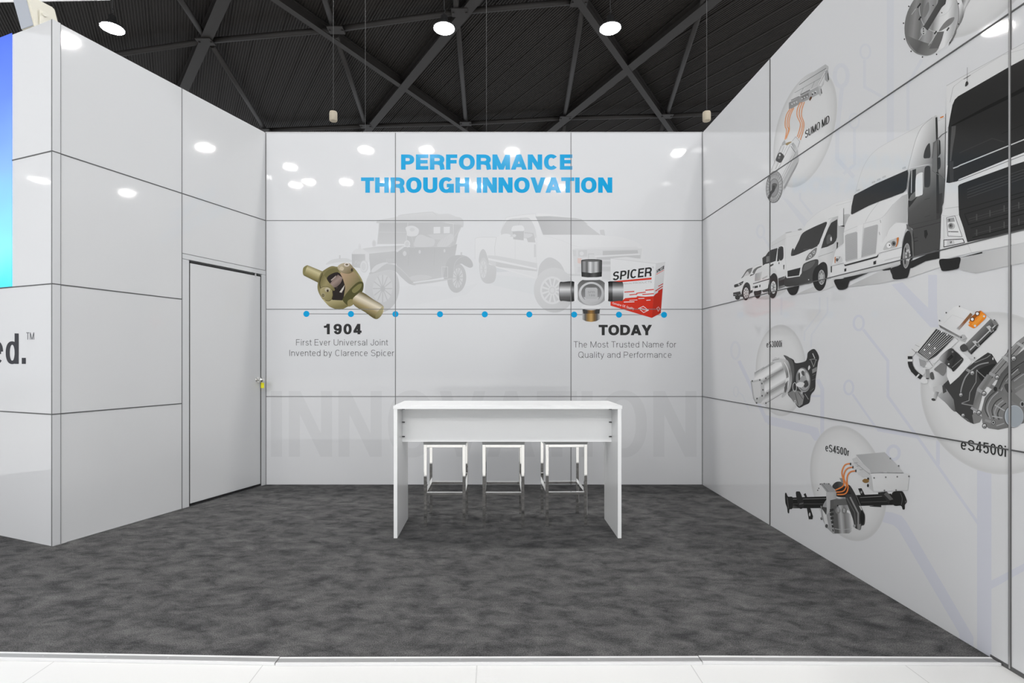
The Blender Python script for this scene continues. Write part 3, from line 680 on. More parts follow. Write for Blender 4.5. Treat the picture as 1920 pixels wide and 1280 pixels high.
words(P_back, 'ghost_lettering', 'huge pale grey word INNOVATION ghosted low on the back wall behind the table', [('ghost_lettering', [flat_text((209, 210, 212), 'INNOVATION', 508, 1306, 733, 856, .17, .14)])], 0.0005)
tl = Print(P_back, 'timeline_print', 'thin grey timeline with nine blue dots across the back wall', 'wall graphic', 0.0022)
tl.part('timeline_line', 'px', [line(152, 1.5, [(574.5, 588.2), (1245, 590)])])
DOTS = (574.5, 658, 741.5, 825, 909, 992.5, 1076.5, 1160.5, 1245)
for x in DOTS: tl.part('timeline_dot', 'px', [ell(BLUE, x, 588.3 + (x - 574) * .0025, 5.7, 5.7)])
# ---------------------------------------------------------------- back wall: old touring car
MT = (640, 390, 6.4); UJ = (540, 450, 5.333); PK = (880, 390, 5.818); CJ = (1030, 450, 5.335)
p = Print(P_back, 'vintage_car_print', 'faded grey print of an old open touring car with spoked wheels', 'wall graphic', 0.0008)
p.part('ground_shade', MT, [poly((214, 215, 217), [(300, 1000), (900, 920), (1400, 960), (1640, 900), (1500, 1040), (800, 1180), (500, 1200)])])
p.part('far_fender', MT, [('T', UJ, smo(206, [(378, 246), (430, 200), (520, 182), (600, 185), (640, 215), (500, 222)])), ('T', UJ, rect(200, 510, 150, 526, 185))])
p.part('folding_roof', MT, [smo(grad((800, 50), (800, 200), 210, 200), [(425, 165), (450, 145), (680, 100), (720, 80), (900, 58), (1060, 45), (1130, 55), (1180, 70), (1290, 68), (1370, 100), (1430, 115), (1466, 155), (1455, 232), (1380, 195), (1200, 170), (800, 172), (450, 182)]), curve(196, 4, [(690, 100), (720, 82), (1060, 47), (1110, 60), (1150, 95)]), curve(197, 5, [(430, 172), (700, 165), (1200, 160), (1440, 200)])])
p.part('cabin', MT, [poly(grad((900, 170), (1300, 460), 190, 196), [(450, 178), (1200, 168), (1440, 205), (1400, 300), (1365, 470), (830, 470), (800, 430), (440, 430)])])
p.part('rear_curtain', MT, [poly(193, [(1340, 190), (1450, 215), (1405, 300), (1370, 450), (1300, 470), (1350, 380)]), line(203, 6, [(1440, 225), (1290, 440)]), line(203, 8, [(1345, 190), (1345, 400)])])
for q_ in ([(1107, 227), (1187, 225), (1187, 302), (1107, 305)], [(1228, 225), (1303, 222), (1300, 300), (1228, 302)]): p.part('rear_window', MT, [poly(216, q_)])
p.part('seats', MT, [smo(203, [(905, 340), (960, 318), (1030, 345), (1110, 372), (1120, 420), (1080, 460), (880, 462), (880, 400)]), smo(204, [(1150, 462), (1200, 372), (1300, 310), (1340, 325), (1330, 400), (1260, 462)]), poly(200, [(1030, 318), (1310, 308), (1200, 378), (1120, 375)])] + [line(197, 3, [(1160 + 30 * i, 450), (1215 + 24 * i, 350)]) for i in range(4)])
p.part('windscreen', MT, [poly(grad((600, 180), (600, 430), 188, 198), [(456, 180), (800, 178), (780, 428), (430, 430)]), line(206, 6, [(455, 180), (430, 432), (778, 430), (798, 165)]), line(204, 4, [(445, 288), (790, 290)])])
p.part('body', MT, [poly(grad((900, 470), (1000, 880), 184, 196), [(655, 520), (750, 470), (840, 468), (1310, 465), (1390, 430), (1365, 570), (1290, 605), (1262, 680), (1232, 830), (1060, 860), (840, 890), (760, 780), (660, 680)]), line(198, 4, [(830, 470), (1310, 466)]), line(180, 3, [(815, 500), (800, 700)]), line(180, 3, [(1120, 470), (1110, 690)]), ell(204, 940, 525, 14, 22), ell(204, 1238, 512, 12, 20), smo(201, [(820, 830), (960, 800), (1090, 830), (900, 880)])])
p.part('hood', MT, [poly(grad((500, 540), (500, 760), 192, 186), [(330, 545), (640, 512), (660, 520), (662, 665), (540, 662), (450, 690), (350, 762), (338, 640)]), poly(grad((450, 460), (450, 545), 198, 210), [(150, 505), (290, 480), (440, 460), (750, 447), (755, 470), (650, 515), (330, 547), (280, 542)]), poly(210, [(650, 510), (745, 450), (755, 470), (670, 530)])] + [line(202, 5, [(545 + 20 * i, 605), (545 + 20 * i, 655)]) for i in range(5)])
p.part('radiator', MT, [poly(211, [(120, 552), (140, 520), (175, 490), (250, 485), (300, 520), (335, 548), (335, 640), (285, 690), (285, 552)]), poly(grad((130, 550), (280, 700), 184, 196), [(125, 552), (285, 552), (290, 690), (240, 722), (128, 705)]), rect(210, 205, 445, 236, 490), ell(212, 220, 437, 14, 12)])
p.part('radiator_script', MT, [lettering(202, 'For', (160, 672), (228, 672), (172, 632), (240, 632), .12)])
p.part('windscreen_lamp', MT, [ell(208, 393, 425, 26, 45), ell(202, 393, 425, 16, 32)]); p.part('windscreen_lamp', MT, [ell(212, 790, 430, 36, 43), ell(204, 790, 430, 24, 30)])
p.part('steering_wheel', MT, [smo(213, [(775, 230), (860, 212), (930, 258), (905, 330), (800, 335), (785, 290)]), ell(205, 850, 258, 30, 22), line(197, 8, [(845, 340), (880, 480)])])
p.part('horn', MT, [ell(186, 770, 525, 48, 60), ell(205, 760, 545, 22, 30)])
p.part('front_wheel', MT, [ell(grad((300, 800), (700, 1200), 200, 191), 490, 965, 206, 285, 6), ell(203, 495, 965, 118, 168, 6)] + [line(188, 12, [(497 + 14 * math.cos(i * math.tau / 12), 965 + 20 * math.sin(i * math.tau / 12)), (495 + 116 * math.cos(i * math.tau / 12), 965 + 165 * math.sin(i * math.tau / 12))]) for i in range(12)] + [ell(186, 497, 967, 28, 36)])
p.part('front_fender', MT, [smo(191, [(330, 790), (440, 690), (560, 665), (660, 690), (760, 780), (860, 890), (890, 925), (810, 905), (720, 830), (650, 760), (560, 740), (440, 770)]), smo(207, [(358, 755), (410, 690), (500, 655), (560, 655), (500, 690), (450, 730), (390, 768)]), curve(200, 8, [(560, 668), (660, 690), (760, 775), (850, 875)])])
p.part('headlamp', MT, [ell(205, 275, 700, 50, 74), ell(213, 270, 700, 40, 62), ell(206, 268, 700, 28, 46)])
p.part('rear_wheel', MT, [ell(190, 1385, 840, 113, 176, 4), ell(205, 1397, 838, 62, 120, 4)] + [line(187, 9, [(1400 + 8 * math.cos(i * math.tau / 12), 838 + 14 * math.sin(i * math.tau / 12)), (1397 + 62 * math.cos(i * math.tau / 12), 838 + 118 * math.sin(i * math.tau / 12))]) for i in range(12)] + [ell(186, 1402, 838, 16, 24)])
p.part('rear_fender', MT, [smo(186, [(1290, 605), (1360, 568), (1480, 570), (1555, 620), (1580, 690), (1545, 716), (1480, 690), (1440, 668), (1375, 690), (1345, 760), (1330, 845), (1232, 850), (1250, 700)]), curve(202, 4, [(1345, 790), (1365, 660), (1430, 590), (1500, 575)]), rect(200, 1430, 530, 1450, 570)])
p.part('running_board', MT, [poly(198, [(830, 905), (1325, 840), (1330, 855), (1100, 895), (880, 920)]), line(208, 5, [(1205, 705), (1278, 705), (1278, 832), (1210, 832), (1205, 705)])])
# ---------------------------------------------------------------- back wall: pickup truck
p = Print(P_back, 'pickup_truck_print', 'faded white print of a modern crew-cab pickup truck', 'wall graphic', 0.0008)
p.part('ground_shade', PK, [poly((213, 215, 217), [(110, 780), (300, 730), (720, 770), (740, 950), (300, 850)]), poly((207, 209, 212), [(285, 640), (440, 690), (300, 700)])])
p.part('body', PK, [smo(grad((500, 60), (500, 760), 221, 217), [(60, 560), (62, 380), (85, 325), (190, 318), (300, 318), (345, 262), (390, 132), (430, 95), (560, 75), (690, 63), (850, 62), (1150, 105), (1225, 122), (1330, 205), (1432, 292), (1620, 310), (1800, 360), (1885, 420), (1895, 480), (1880, 560), (1540, 565), (1540, 790), (1250, 800), (1060, 790), (1010, 640), (870, 535), (780, 590), (745, 700), (715, 772), (480, 700), (290, 640), (150, 620), (80, 590)]), curve(204, 4, [(62, 560), (64, 380), (85, 323), (295, 318)]), line(200, 4, [(295, 320), (276, 430), (285, 640)]), curve(206, 4, [(340, 268), (390, 132), (430, 96), (690, 64), (730, 90), (800, 290)]), line(206, 3, [(500, 345), (500, 610)]), line(206, 3, [(735, 300), (730, 640)])])
p.part('lower_cladding', PK, [poly(207, [(200, 515), (300, 520), (740, 600), (745, 690), (290, 640), (210, 600)]), poly(220, [(205, 545), (300, 562), (735, 655), (730, 672), (295, 585), (205, 565)]), poly(200, [(290, 585), (735, 672), (735, 690), (290, 640)]), line(221, 12, [(290, 640), (715, 760)])])
p.part('windscreen', PK, [poly(grad((800, 100), (1300, 300), 186, 200), [(722, 92), (870, 88), (1150, 108), (1225, 135), (1432, 294), (1100, 290), (805, 292), (760, 170)]), poly(198, [(1150, 106), (1220, 120), (1300, 180), (1270, 170), (1200, 135)])])
p.part('side_window', PK, [smo(grad((360, 120), (700, 330), 203, 208), [(345, 290), (412, 135), (560, 108), (645, 106), (690, 160), (725, 250), (720, 330), (600, 330), (460, 312)]), line(198, 6, [(562, 108), (530, 200)]), ell(220, 400, 298, 52, 18)])
p.part('side_mirror', PK, [poly(196, [(600, 262), (700, 272), (722, 375), (640, 372)]), smo(208, [(600, 280), (670, 280), (690, 300), (630, 325)]), poly(191, [(470, 250), (595, 245), (592, 352), (480, 340)]), smo(221, [(462, 250), (470, 205), (500, 192), (580, 192), (597, 245), (530, 250)]), ell(213, 490, 300, 20, 16)])
p.part('side_mirror', PK, [poly(203, [(1422, 238), (1470, 235), (1482, 300), (1430, 290)])])
p.part('hood_edge', PK, [curve(210, 3, [(810, 300), (1000, 350), (1180, 420), (1500, 430), (1830, 425)]), line(207, 4, [(1150, 445), (1840, 432)]), rect(206, 705, 395, 726, 535)])
p.part('grille', PK, [poly(210, [(1125, 450), (1370, 445), (1450, 448), (1885, 440), (1870, 560), (1545, 575), (1545, 790), (1150, 720)]), poly(192, [(1455, 466), (1835, 458), (1842, 495), (1455, 515)]), poly(219, [(1370, 520), (1850, 495), (1865, 508), (1370, 534)]), poly(196, [(1388, 538), (1865, 512), (1865, 548), (1545, 562), (1390, 562)]), poly(200, [(1440, 640), (1545, 640), (1545, 690), (1440, 690)]), poly(198, [(1440, 580), (1545, 580), (1545, 615), (1440, 615)]), poly(204, [(1050, 715), (1240, 722), (1240, 742), (1050, 738)])])
p.part('headlamp', PK, [poly(205, [(1125, 460), (1165, 460), (1165, 525), (1135, 525)]), poly(202, [(1188, 460), (1285, 455), (1285, 530), (1188, 530)]), ell(214, 1225, 495, 22, 22), poly((216, 194, 188), [(1180, 545), (1225, 548), (1215, 605), (1182, 600)]), poly(205, [(1180, 640), (1240, 640), (1240, 700), (1180, 700)]), line(200, 12, [(1300, 560), (1300, 500), (1360, 500)])])
p.part('wheel_arch', PK, [smo(199, [(748, 720), (775, 610), (870, 537), (980, 590), (1040, 690), (1060, 790), (900, 800), (760, 780)])])
p.part('front_wheel', PK, [ell(grad((800, 650), (1000, 1150), 207, 198), 925, 895, 222, 245, -6), ell(214, 905, 897, 132, 152)] + [poly(199, [(905 + 45 * math.cos(a - .09), 897 + 52 * math.sin(a - .09)), (905 + 112 * math.cos(a - .17), 897 + 130 * math.sin(a - .17)), (905 + 112 * math.cos(a + .17), 897 + 130 * math.sin(a + .17)), (905 + 45 * math.cos(a + .09), 897 + 52 * math.sin(a + .09))]) for a in [i * math.tau / 12 for i in range(12)]] + [ell(206, 905, 897, 36, 42), ell(212, 905, 897, 20, 24)])
p.part('wheel_arch', PK, [smo(197, [(108, 600), (112, 500), (145, 447), (180, 480), (212, 600), (180, 640)])])
p.part('rear_wheel', PK, [smo(grad((120, 600), (280, 800), 203, 196), [(108, 640), (130, 560), (165, 540), (210, 610), (290, 645), (285, 770), (250, 815), (180, 820), (130, 770)]), ell(211, 153, 668, 36, 95)] + [line(199, 6, [(153, 668), (153 + 32 * math.cos(i * .785), 668 + 88 * math.sin(i * .785))]) for i in range(8)])
# ---------------------------------------------------------------- back wall: old brass joint
p = Print(P_back, 'old_joint_print', 'print of an old olive-brass ball joint with two shafts, above the year', 'wall graphic', 0.0036)
BR = ((100, 94, 58), (196, 186, 146), (148, 138, 96), (92, 86, 52))
p.part('left_shaft', UJ, [poly(grad((260, 262), (205, 385), *BR), [(148, 330), (150, 285), (195, 250), (345, 312), (350, 345), (300, 425), (160, 355)]), smo((130, 124, 84), [(148, 330), (155, 275), (196, 251), (180, 290), (162, 350)])])
p.part('joint_ball', UJ, [smo(grad((340, 300), (680, 640), (122, 114, 78), (158, 150, 106)), [(300, 420), (315, 360), (345, 312), (430, 262), (500, 266), (560, 240), (650, 270), (720, 360), (750, 430), (742, 520), (660, 630), (600, 665), (520, 695), (430, 670), (345, 590), (298, 500)])])
p.part('joint_opening', UJ, [smo((112, 106, 70), [(362, 350), (400, 300), (450, 280), (500, 284), (512, 310), (480, 330), (425, 350), (388, 390)]), smo((44, 38, 36), [(390, 380), (430, 340), (500, 322), (545, 370), (575, 430), (565, 520), (545, 600), (480, 606), (440, 590), (445, 500), (405, 440)]), poly(grad((440, 360), (520, 460), (92, 76, 72), (150, 132, 124), (84, 70, 66)), [(422, 434), (452, 392), (500, 345), (548, 378), (530, 425), (490, 480), (450, 470)]), poly((196, 190, 180), [(514, 520), (566, 448), (558, 486), (536, 526)]), poly((166, 154, 146), [(428, 398), (482, 352), (476, 372), (434, 408)]), curve((30, 26, 24), 6, [(440, 480), (490, 470), (540, 420)])])
p.part('lower_rim', UJ, [smo(grad((400, 600), (420, 690), (176, 166, 124), (120, 112, 74)), [(352, 585), (450, 598), (600, 608), (640, 640), (590, 668), (520, 695), (430, 672), (380, 630)])])
p.part('left_yoke', UJ, [smo(grad((300, 400), (460, 480), (96, 90, 54), (150, 140, 100), (118, 110, 74)), [(300, 440), (318, 375), (350, 345), (378, 372), (408, 420), (462, 478), (465, 505), (440, 498), (400, 468), (350, 468), (316, 500)]), curve((66, 60, 36), 6, [(345, 330), (325, 390), (318, 440), (326, 482)]), curve((70, 62, 40), 5, [(326, 482), (360, 466), (405, 470), (448, 506)])])
p.part('front_lobe', UJ, [smo(grad((330, 470), (430, 610), (168, 158, 120), (128, 120, 80)), [(322, 500), (350, 470), (402, 470), (440, 503), (444, 560), (415, 605), (375, 600), (338, 572)]), smo((182, 174, 152), [(368, 488), (395, 474), (420, 488), (412, 512), (380, 516)]), ell((62, 54, 42), 397, 506, 11, 13), ring((164, 154, 126), 6, 351, 552, 17, 20), ring((74, 68, 48), 5, 351, 552, 11, 13), ell((120, 112, 84), 351, 552, 7, 8), curve((76, 68, 44), 5, [(444, 510), (447, 570), (415, 607), (372, 602)])])
p.part('right_yoke', UJ, [smo(grad((540, 350), (720, 480), (176, 150, 122), (104, 106, 66)), [(525, 325), (600, 335), (660, 320), (728, 400), (705, 450), (630, 500), (585, 560), (560, 590), (572, 480), (550, 390)])])
p.part('top_lobe', UJ, [smo(grad((540, 240), (620, 340), (176, 164, 140), (112, 98, 66)), [(495, 270), (540, 233), (610, 230), (650, 270), (655, 310), (605, 336), (530, 322)]), smo((196, 182, 156), [(512, 288), (535, 262), (560, 280), (545, 305)]), ring((214, 205, 198), 9, 588, 245, 22, 14), ell((110, 100, 84), 588, 245, 12, 8), ell((60, 54, 42), 639, 298, 10, 17)])
p.part('collar', UJ, [smo((80, 78, 46), [(548, 602), (568, 555), (630, 480), (700, 420), (752, 425), (748, 505), (700, 545), (650, 580), (640, 645), (598, 652)]), smo((122, 118, 76), [(640, 500), (700, 445), (738, 440), (720, 490), (665, 530)]), smo((140, 130, 88), [(596, 610), (640, 590), (655, 640), (605, 664)])])
p.part('right_shaft', UJ, [smo(grad((835, 580), (765, 720), (112, 102, 72), (222, 212, 192), (160, 144, 106), (96, 88, 54)), [(650, 590), (690, 545), (742, 520), (850, 590), (955, 660), (945, 735), (880, 790), (770, 720), (662, 652)]), smo(grad((940, 680), (880, 780), (176, 166, 126), (120, 112, 76)), [(952, 664), (942, 738), (882, 788), (878, 745), (915, 695)])])
# ---------------------------------------------------------------- back wall: carton, then steel cross joint in front of it
p = Print(P_back, 'carton_print', 'print of a white and red product carton at the right end of the timeline', 'wall graphic', 0.0036)
RED = (208, 58, 42); RED2 = (176, 48, 36)
p.part('front_panel', CJ, [poly(222, [(612, 182), (1065, 235), (1025, 778), (612, 655)])])
p.part('side_panel', CJ, [poly(grad((1060, 240), (1140, 600), 206, 190), [(1065, 235), (1160, 220), (1115, 730), (1025, 778)])])
p.part('top_flap', CJ, [poly(219, [(612, 182), (770, 168), (1160, 220), (1065, 235)]), line(200, 4, [(612, 182), (1065, 235), (1160, 220)])])
p.part('red_band', CJ, [poly(grad((700, 560), (1000, 770), (214, 62, 46), (200, 52, 38)), [(612, 606), (740, 596), (760, 580), (870, 572), (880, 560), (960, 566), (1042, 560), (1025, 778), (612, 655)]), poly(RED2, [(1042, 562), (1060, 540), (1085, 525), (1090, 505), (1134, 480), (1115, 730), (1025, 778)]),
       line(RED, 9, [(750, 520), (850, 513)]), line(RED, 9, [(870, 532), (965, 520)]), line(RED, 10, [(960, 502), (1045, 494)]), line(RED, 9, [(930, 545), (1045, 535)]), line(RED, 9, [(800, 548), (880, 540)]), line(RED2, 9, [(1060, 510), (1135, 460)]), line(RED2, 8, [(1090, 462), (1138, 436)]), line(222, 8, [(745, 620), (850, 617)]), line(222, 7, [(890, 585), (950, 582)]), line(222, 7, [(970, 602), (1012, 599)]), line(222, 6, [(800, 602), (880, 598)])])
p.part('brand_lettering', CJ, [lettering(48, 'SPICER', (632, 404), (1022, 360), (640, 318), (1030, 268), .2, .17), poly(RED, [(634, 412), (1022, 375), (1022, 394), (634, 428)]), ring(110, 2, 1037, 272, 6, 7), lettering(125, 'RAIN PRODUCTS', (742, 445), (1024, 426), (742, 431), (1024, 408), .12)])
p.part('side_lettering', CJ, [lettering(52, 'SPICER', (1070, 332), (1146, 290), (1074, 300), (1150, 252), .2, .17), line(RED, 5, [(1068, 344), (1146, 300)]), line(220, 3, [(1075, 680), (1092, 668), (1105, 690), (1088, 712), (1075, 680)])])
p.part('slogan_lettering', CJ, [lettering(230, 'Genuine OE Quality', (630, 638), (844, 698), (634, 618), (848, 676), .12)])
p.part('diamond_logo', CJ, [poly(228, [(888, 682), (940, 658), (996, 702), (942, 728)]), poly(RED, [(898, 683), (940, 665), (985, 701), (942, 721)]), poly(228, [(905, 679), (975, 690), (979, 706), (908, 692)]), lettering(RED, 'DANA', (914, 691), (970, 702), (914, 682), (970, 692), .16)])
p = Print(P_back, 'cross_joint_print', 'print of a shiny steel cross joint with four caps, in front of the carton', 'wall graphic', 0.0056)
SV = (50, 120, 214, 150, 96, 74)
p.part('lower_cap', CJ, [poly(grad((328, 0), (508, 0), 190, 96, (150, 118, 66), (196, 158, 100), (120, 94, 56), 90, 196), [(328, 700), (508, 700), (507, 790), (470, 810), (420, 818), (370, 812), (330, 795)]), poly(grad((328, 0), (508, 0), 70, 64, (150, 112, 60), 60, 70), [(328, 680), (508, 680), (500, 735), (340, 735)])])
p.part('seal_ring', CJ, [smo(224, [(326, 660), (380, 640), (460, 640), (510, 660), (505, 685), (420, 700), (332, 688)])])
p.part('cross_body', CJ, [smo(grad((420, 390), (420, 660), 92, 140, 170), [(330, 400), (420, 385), (510, 400), (562, 440), (575, 510), (562, 590), (500, 640), (420, 655), (340, 640), (282, 590), (268, 510), (285, 445)]), ell(grad((300, 430), (540, 640), 205, 178), 420, 535, 127, 117), ell(grad((420, 440), (420, 620), 104, 150), 420, 528, 102, 90), poly(190, [(340, 570), (500, 570), (480, 608), (420, 622), (365, 608)]), poly(182, [(358, 490), (370, 475), (470, 475), (482, 490), (482, 575), (470, 587), (370, 587), (358, 575)])])
p.part('stamped_text', CJ, [flat_text(128, 'SPR', 386, 455, 510, 530, .12), flat_text(128, '199', 392, 455, 542, 562, .12)])
p.part('upper_cap', CJ, [poly(grad((318, 0), (528, 0), 54, 150, 96, 216, 150, 200, 90, 66), [(318, 205), (420, 214), (528, 205), (526, 330), (420, 340), (320, 330)]), poly(grad((318, 0), (528, 0), 40, 70, 60, 90, 56, 40), [(320, 318), (420, 330), (526, 318), (524, 365), (420, 378), (322, 365)]), ell(58, 423, 204, 105, 13), ell(110, 423, 207, 88, 8)])
p.part('seal_ring', CJ, [smo(224, [(318, 378), (420, 372), (524, 374), (505, 396), (420, 400), (338, 398)])])
p.part('left_cap', CJ, [smo(grad((0, 418), (0, 608), *SV), [(104, 425), (140, 418), (250, 418), (252, 510), (250, 608), (140, 608), (104, 600), (98, 512)]), poly(grad((0, 418), (0, 608), 30, 60, 150, 84, 60, 44), [(212, 418), (252, 418), (252, 608), (212, 608)]), line(70, 3, [(104, 425), (98, 512), (104, 600)])])
p.part('seal_ring', CJ, [smo(226, [(250, 425), (266, 418), (282, 428), (284, 512), (282, 595), (266, 606), (250, 600)])])
p.part('right_cap', CJ, [smo(grad((0, 418), (0, 608), *SV), [(585, 418), (700, 418), (735, 425), (741, 512), (735, 600), (700, 608), (585, 608), (583, 512)]), poly(grad((0, 418), (0, 608), 30, 60, 150, 84, 60, 44), [(585, 418), (632, 418), (632, 608), (585, 608)])])
p.part('seal_ring', CJ, [smo(226, [(554, 428), (570, 418), (588, 425), (590, 512), (588, 600), (570, 606), (554, 597)])])
# ---------------------------------------------------------------- front-left face lettering
words(P_face, 'slogan_lettering', 'large black letters ending in a full stop at the left edge, below the blue screen', [('slogan_lettering', [lettering((50, 50, 57), 'ed.', (-18, 682), (48.7, 682), (-18, 623), (48.7, 625.5), .138, .115)])], 0.003)
words(P_face, 'trademark_lettering', 'tiny thin raised TM letters right of the large black letters', [('trademark_lettering', [flat_text((92, 92, 100), 'TM', 49.3, 64.2, 623, 636.5, .09, .08)])], 0.003)
# ---------------------------------------------------------------- right wall: pale circuit traces
A3, A4, A5, A6 = (1340, 0, 3.31), (1340, 340, 3.31), (1340, 560, 3.31), (1300, 780, 2.56)
LAV = (197, 199, 209); LAV2 = (201, 203, 209)
def circuit(label, parts, z0=0.0004):
    p = Print(P_right, 'circuit_trace_print', label, 'wall graphic', z0, None)
    for n, T, sh in parts: p.part(n, T, sh)
circuit('wide lavender upright circuit trace with a side branch, low by the right edge', [
    ('trace', 'px', [rect(LAV, 1832, 870, 1859, 1236)]), ('trace', 'px', [poly(LAV, [(1859, 1088), (1920, 1056), (1990, 1018), (1990, 1030), (1920, 1070), (1859, 1104)])])])
circuit('thick lavender circuit trace bending down to the floor, right of the lowest bubble', [('trace', A6, [poly(LAV, [(900, 455), (955, 462), (1000, 478), (1025, 510), (1345, 1060), (1345, 1110), (1280, 1075), (1275, 1040), (985, 545), (960, 522), (900, 505)])])])
circuit('long thin lavender trace with a ring at its top, middle of the right wall', [('trace_ring', A5, [ring(LAV, 15, 894, 150, 31, 44)]), ('trace', A5, [line(LAV, 18, [(922, 190), (1075, 385), (1075, 605), (1262, 862), (1640, 1400)])]), ('trace', A5, [rect(LAV, 1374, 880, 1398, 1030)])])
circuit('thin lavender trace with a ring, right of the middle engine bubble', [('trace_ring', A5, [ring(LAV, 14, 832, 550, 28, 42)]), ('trace', A5, [line(LAV, 14, [(856, 592), (1005, 805)]), poly(LAV, [(1000, 795), (1260, 840), (1275, 870), (1010, 822)])])])
circuit('single lavender ring right of the lowest bubble', [('trace_ring', A5, [ring(LAV, 20, 1110, 955, 36, 42)])])
circuit('thick lavender trace running down from a ring behind the left engine bubble', [('trace_ring', A5, [ring(LAV2, 14, 128, 320, 26, 52)]), ('trace', A5, [line(LAV, 22, [(150, 385), (215, 520), (325, 765)]), poly(LAV, [(300, 715), (350, 730), (600, 790), (640, 800), (665, 880), (620, 880), (590, 838), (330, 780)])]), ('trace', A5, [line(LAV, 24, [(640, 500), (668, 560), (668, 850)]), line(LAV, 14, [(600, 603), (668, 603)])]), ('trace_ring', A5, [ring(LAV2, 7, 132, 575, 15, 30)]), ('trace', A5, [line(LAV2, 8, [(150, 578), (175, 600), (215, 700)])])])
circuit('pair of thin lavender traces dropping below the white van', [('trace', A5, [line(LAV2, 11, [(700, -10), (700, 85), (600, 225), (598, 300)]), line(LAV2, 10, [(652, -10), (652, 80), (558, 205), (556, 260)]), line(LAV2, 14, [(415, -10), (413, 100)])])])
circuit('wide lavender traces meeting in a point below the white tractor truck', [('trace', A4, [rect(LAV, 1325, 580, 1380, 800), poly(LAV, [(1098, 640), (1165, 625), (1330, 790), (1380, 800), (1390, 905), (1340, 905)])])])
circuit('faint ringed traces behind the bubble at the top of the right wall', [('trace_ring', A3, [ring(LAV2, 13, 935, 320, 31, 44)]), ('trace', A3, [line(LAV2, 18, [(930, 372), (930, 540), (1062, 612)])]), ('trace', A3, [rect(LAV2, 1068, -30, 1112, 900)]), ('trace_ring', A3, [ring(LAV2, 26, 785, 470, 40, 66)]), ('trace', A3, [line(LAV2, 26, [(790, 545), (762, 800), (760, 985), (865, 1100)])]), ('trace_ring', A3, [ring(LAV2, 12, 866, 750, 30, 46)]), ('trace', A3, [line(LAV2, 18, [(868, 800), (868, 1020), (800, 1080)])]), ('trace', A3, [line(LAV2, 20, [(1285, 370), (1200, 525), (1200, 810)])])])
circuit('lavender diagonal traces with a ring above the smallest vehicles', [('trace', A4, [poly(LAV2, [(420, 100), (455, 110), (585, 250), (560, 285)])]), ('trace', A4, [line(LAV2, 14, [(530, 70), (530, 110), (605, 205)])]), ('trace_ring', A4, [ring(LAV2, 14, 285, 310, 22, 38)]), ('trace', A4, [line(LAV2, 16, [(303, 345), (345, 410)])])])
# ---------------------------------------------------------------- right wall: bubbles
def bubble(label, Yc, zc, r, z0=0.0016):
    p = Print(P_right, 'bubble_print', label, 'wall graphic', z0)
    c_ = ('r', (Yc, zc), r, ((0.0, 210), (0.72, 208), (0.90, 200), (0.975, 190), (1.0, 196)))
    p.part('bubble_print', None, [('p', c_, ell_pts(Yc, zc, r, r, 0, 80))], single=True)
bubble('large pale round bubble behind the top-left engine part on the right wall', 3.957, 3.165, .407)
bubble('pale round bubble behind the small motor on the left of the right wall', 4.279, 1.327, .379)
bubble('pale round bubble lowest on the right wall, behind the axle', 3.477, .59, .378)
bubble('large pale bubble behind the big gearbox by the right edge', 2.47, 1.256, .385)
bubble('pale bubble at the top right corner behind the round metal disc', 2.46, 3.40, .385)
TXT = 48
words(P_right, 'model_lettering', 'black capital lettering beside the orange cables near the top of the right wall', [('model_lettering', [lettering(TXT, 'SUMO MD', (1510, 259.2), (1555.5, 230), (1510, 245.5), (1555.5, 215), .13, .10)])], 0.006)
words(P_right, 'model_lettering', 'small black lettering inside the left engine bubble', [('model_lettering', [lettering(TXT, 'eS3000i', (1437.5, 651.3), (1466.4, 650.2), (1437.5, 640), (1466.4, 638), .105, .09)])], 0.006)
words(P_right, 'model_lettering', 'small black lettering inside the lowest bubble', [('model_lettering', [lettering(TXT, 'eS4500r', (1548, 845.2), (1592.4, 855), (1548, 831.5), (1592.4, 841), .13, .11)])], 0.006)
words(P_right, 'model_lettering', 'large black lettering below the big gearbox by the right edge', [('model_lettering', [lettering(TXT, 'eS4500i', (1802, 841.8), (1886.9, 856.6), (1802, 822), (1886.9, 835.5), .145, .12)])], 0.006)
# ---------------------------------------------------------------- right wall: row of vehicles
SUV, TRK, VAN, SEM, SEM2, BIG, BIG2 = (1360, 490, 12.8), (1360, 420, 10.667), (1460, 360, 6.4), (1550, 370, 7.113), (1580, 200, 6.4), (1740, 100, 6.095), (1740, 300, 5.817)
def mp(T, pts): return [(T[0] + x / T[2], T[1] + y / T[2]) for x, y in pts]
def spokes(c, w, cx, cy, rx, ry, n, r0=.2, r1=.95): return [line(c, w, [(cx + rx * r0 * math.cos(i * math.tau / n), cy + ry * r0 * math.sin(i * math.tau / n)), (cx + rx * r1 * math.cos(i * math.tau / n), cy + ry * r1 * math.sin(i * math.tau / n))]) for i in range(n)]
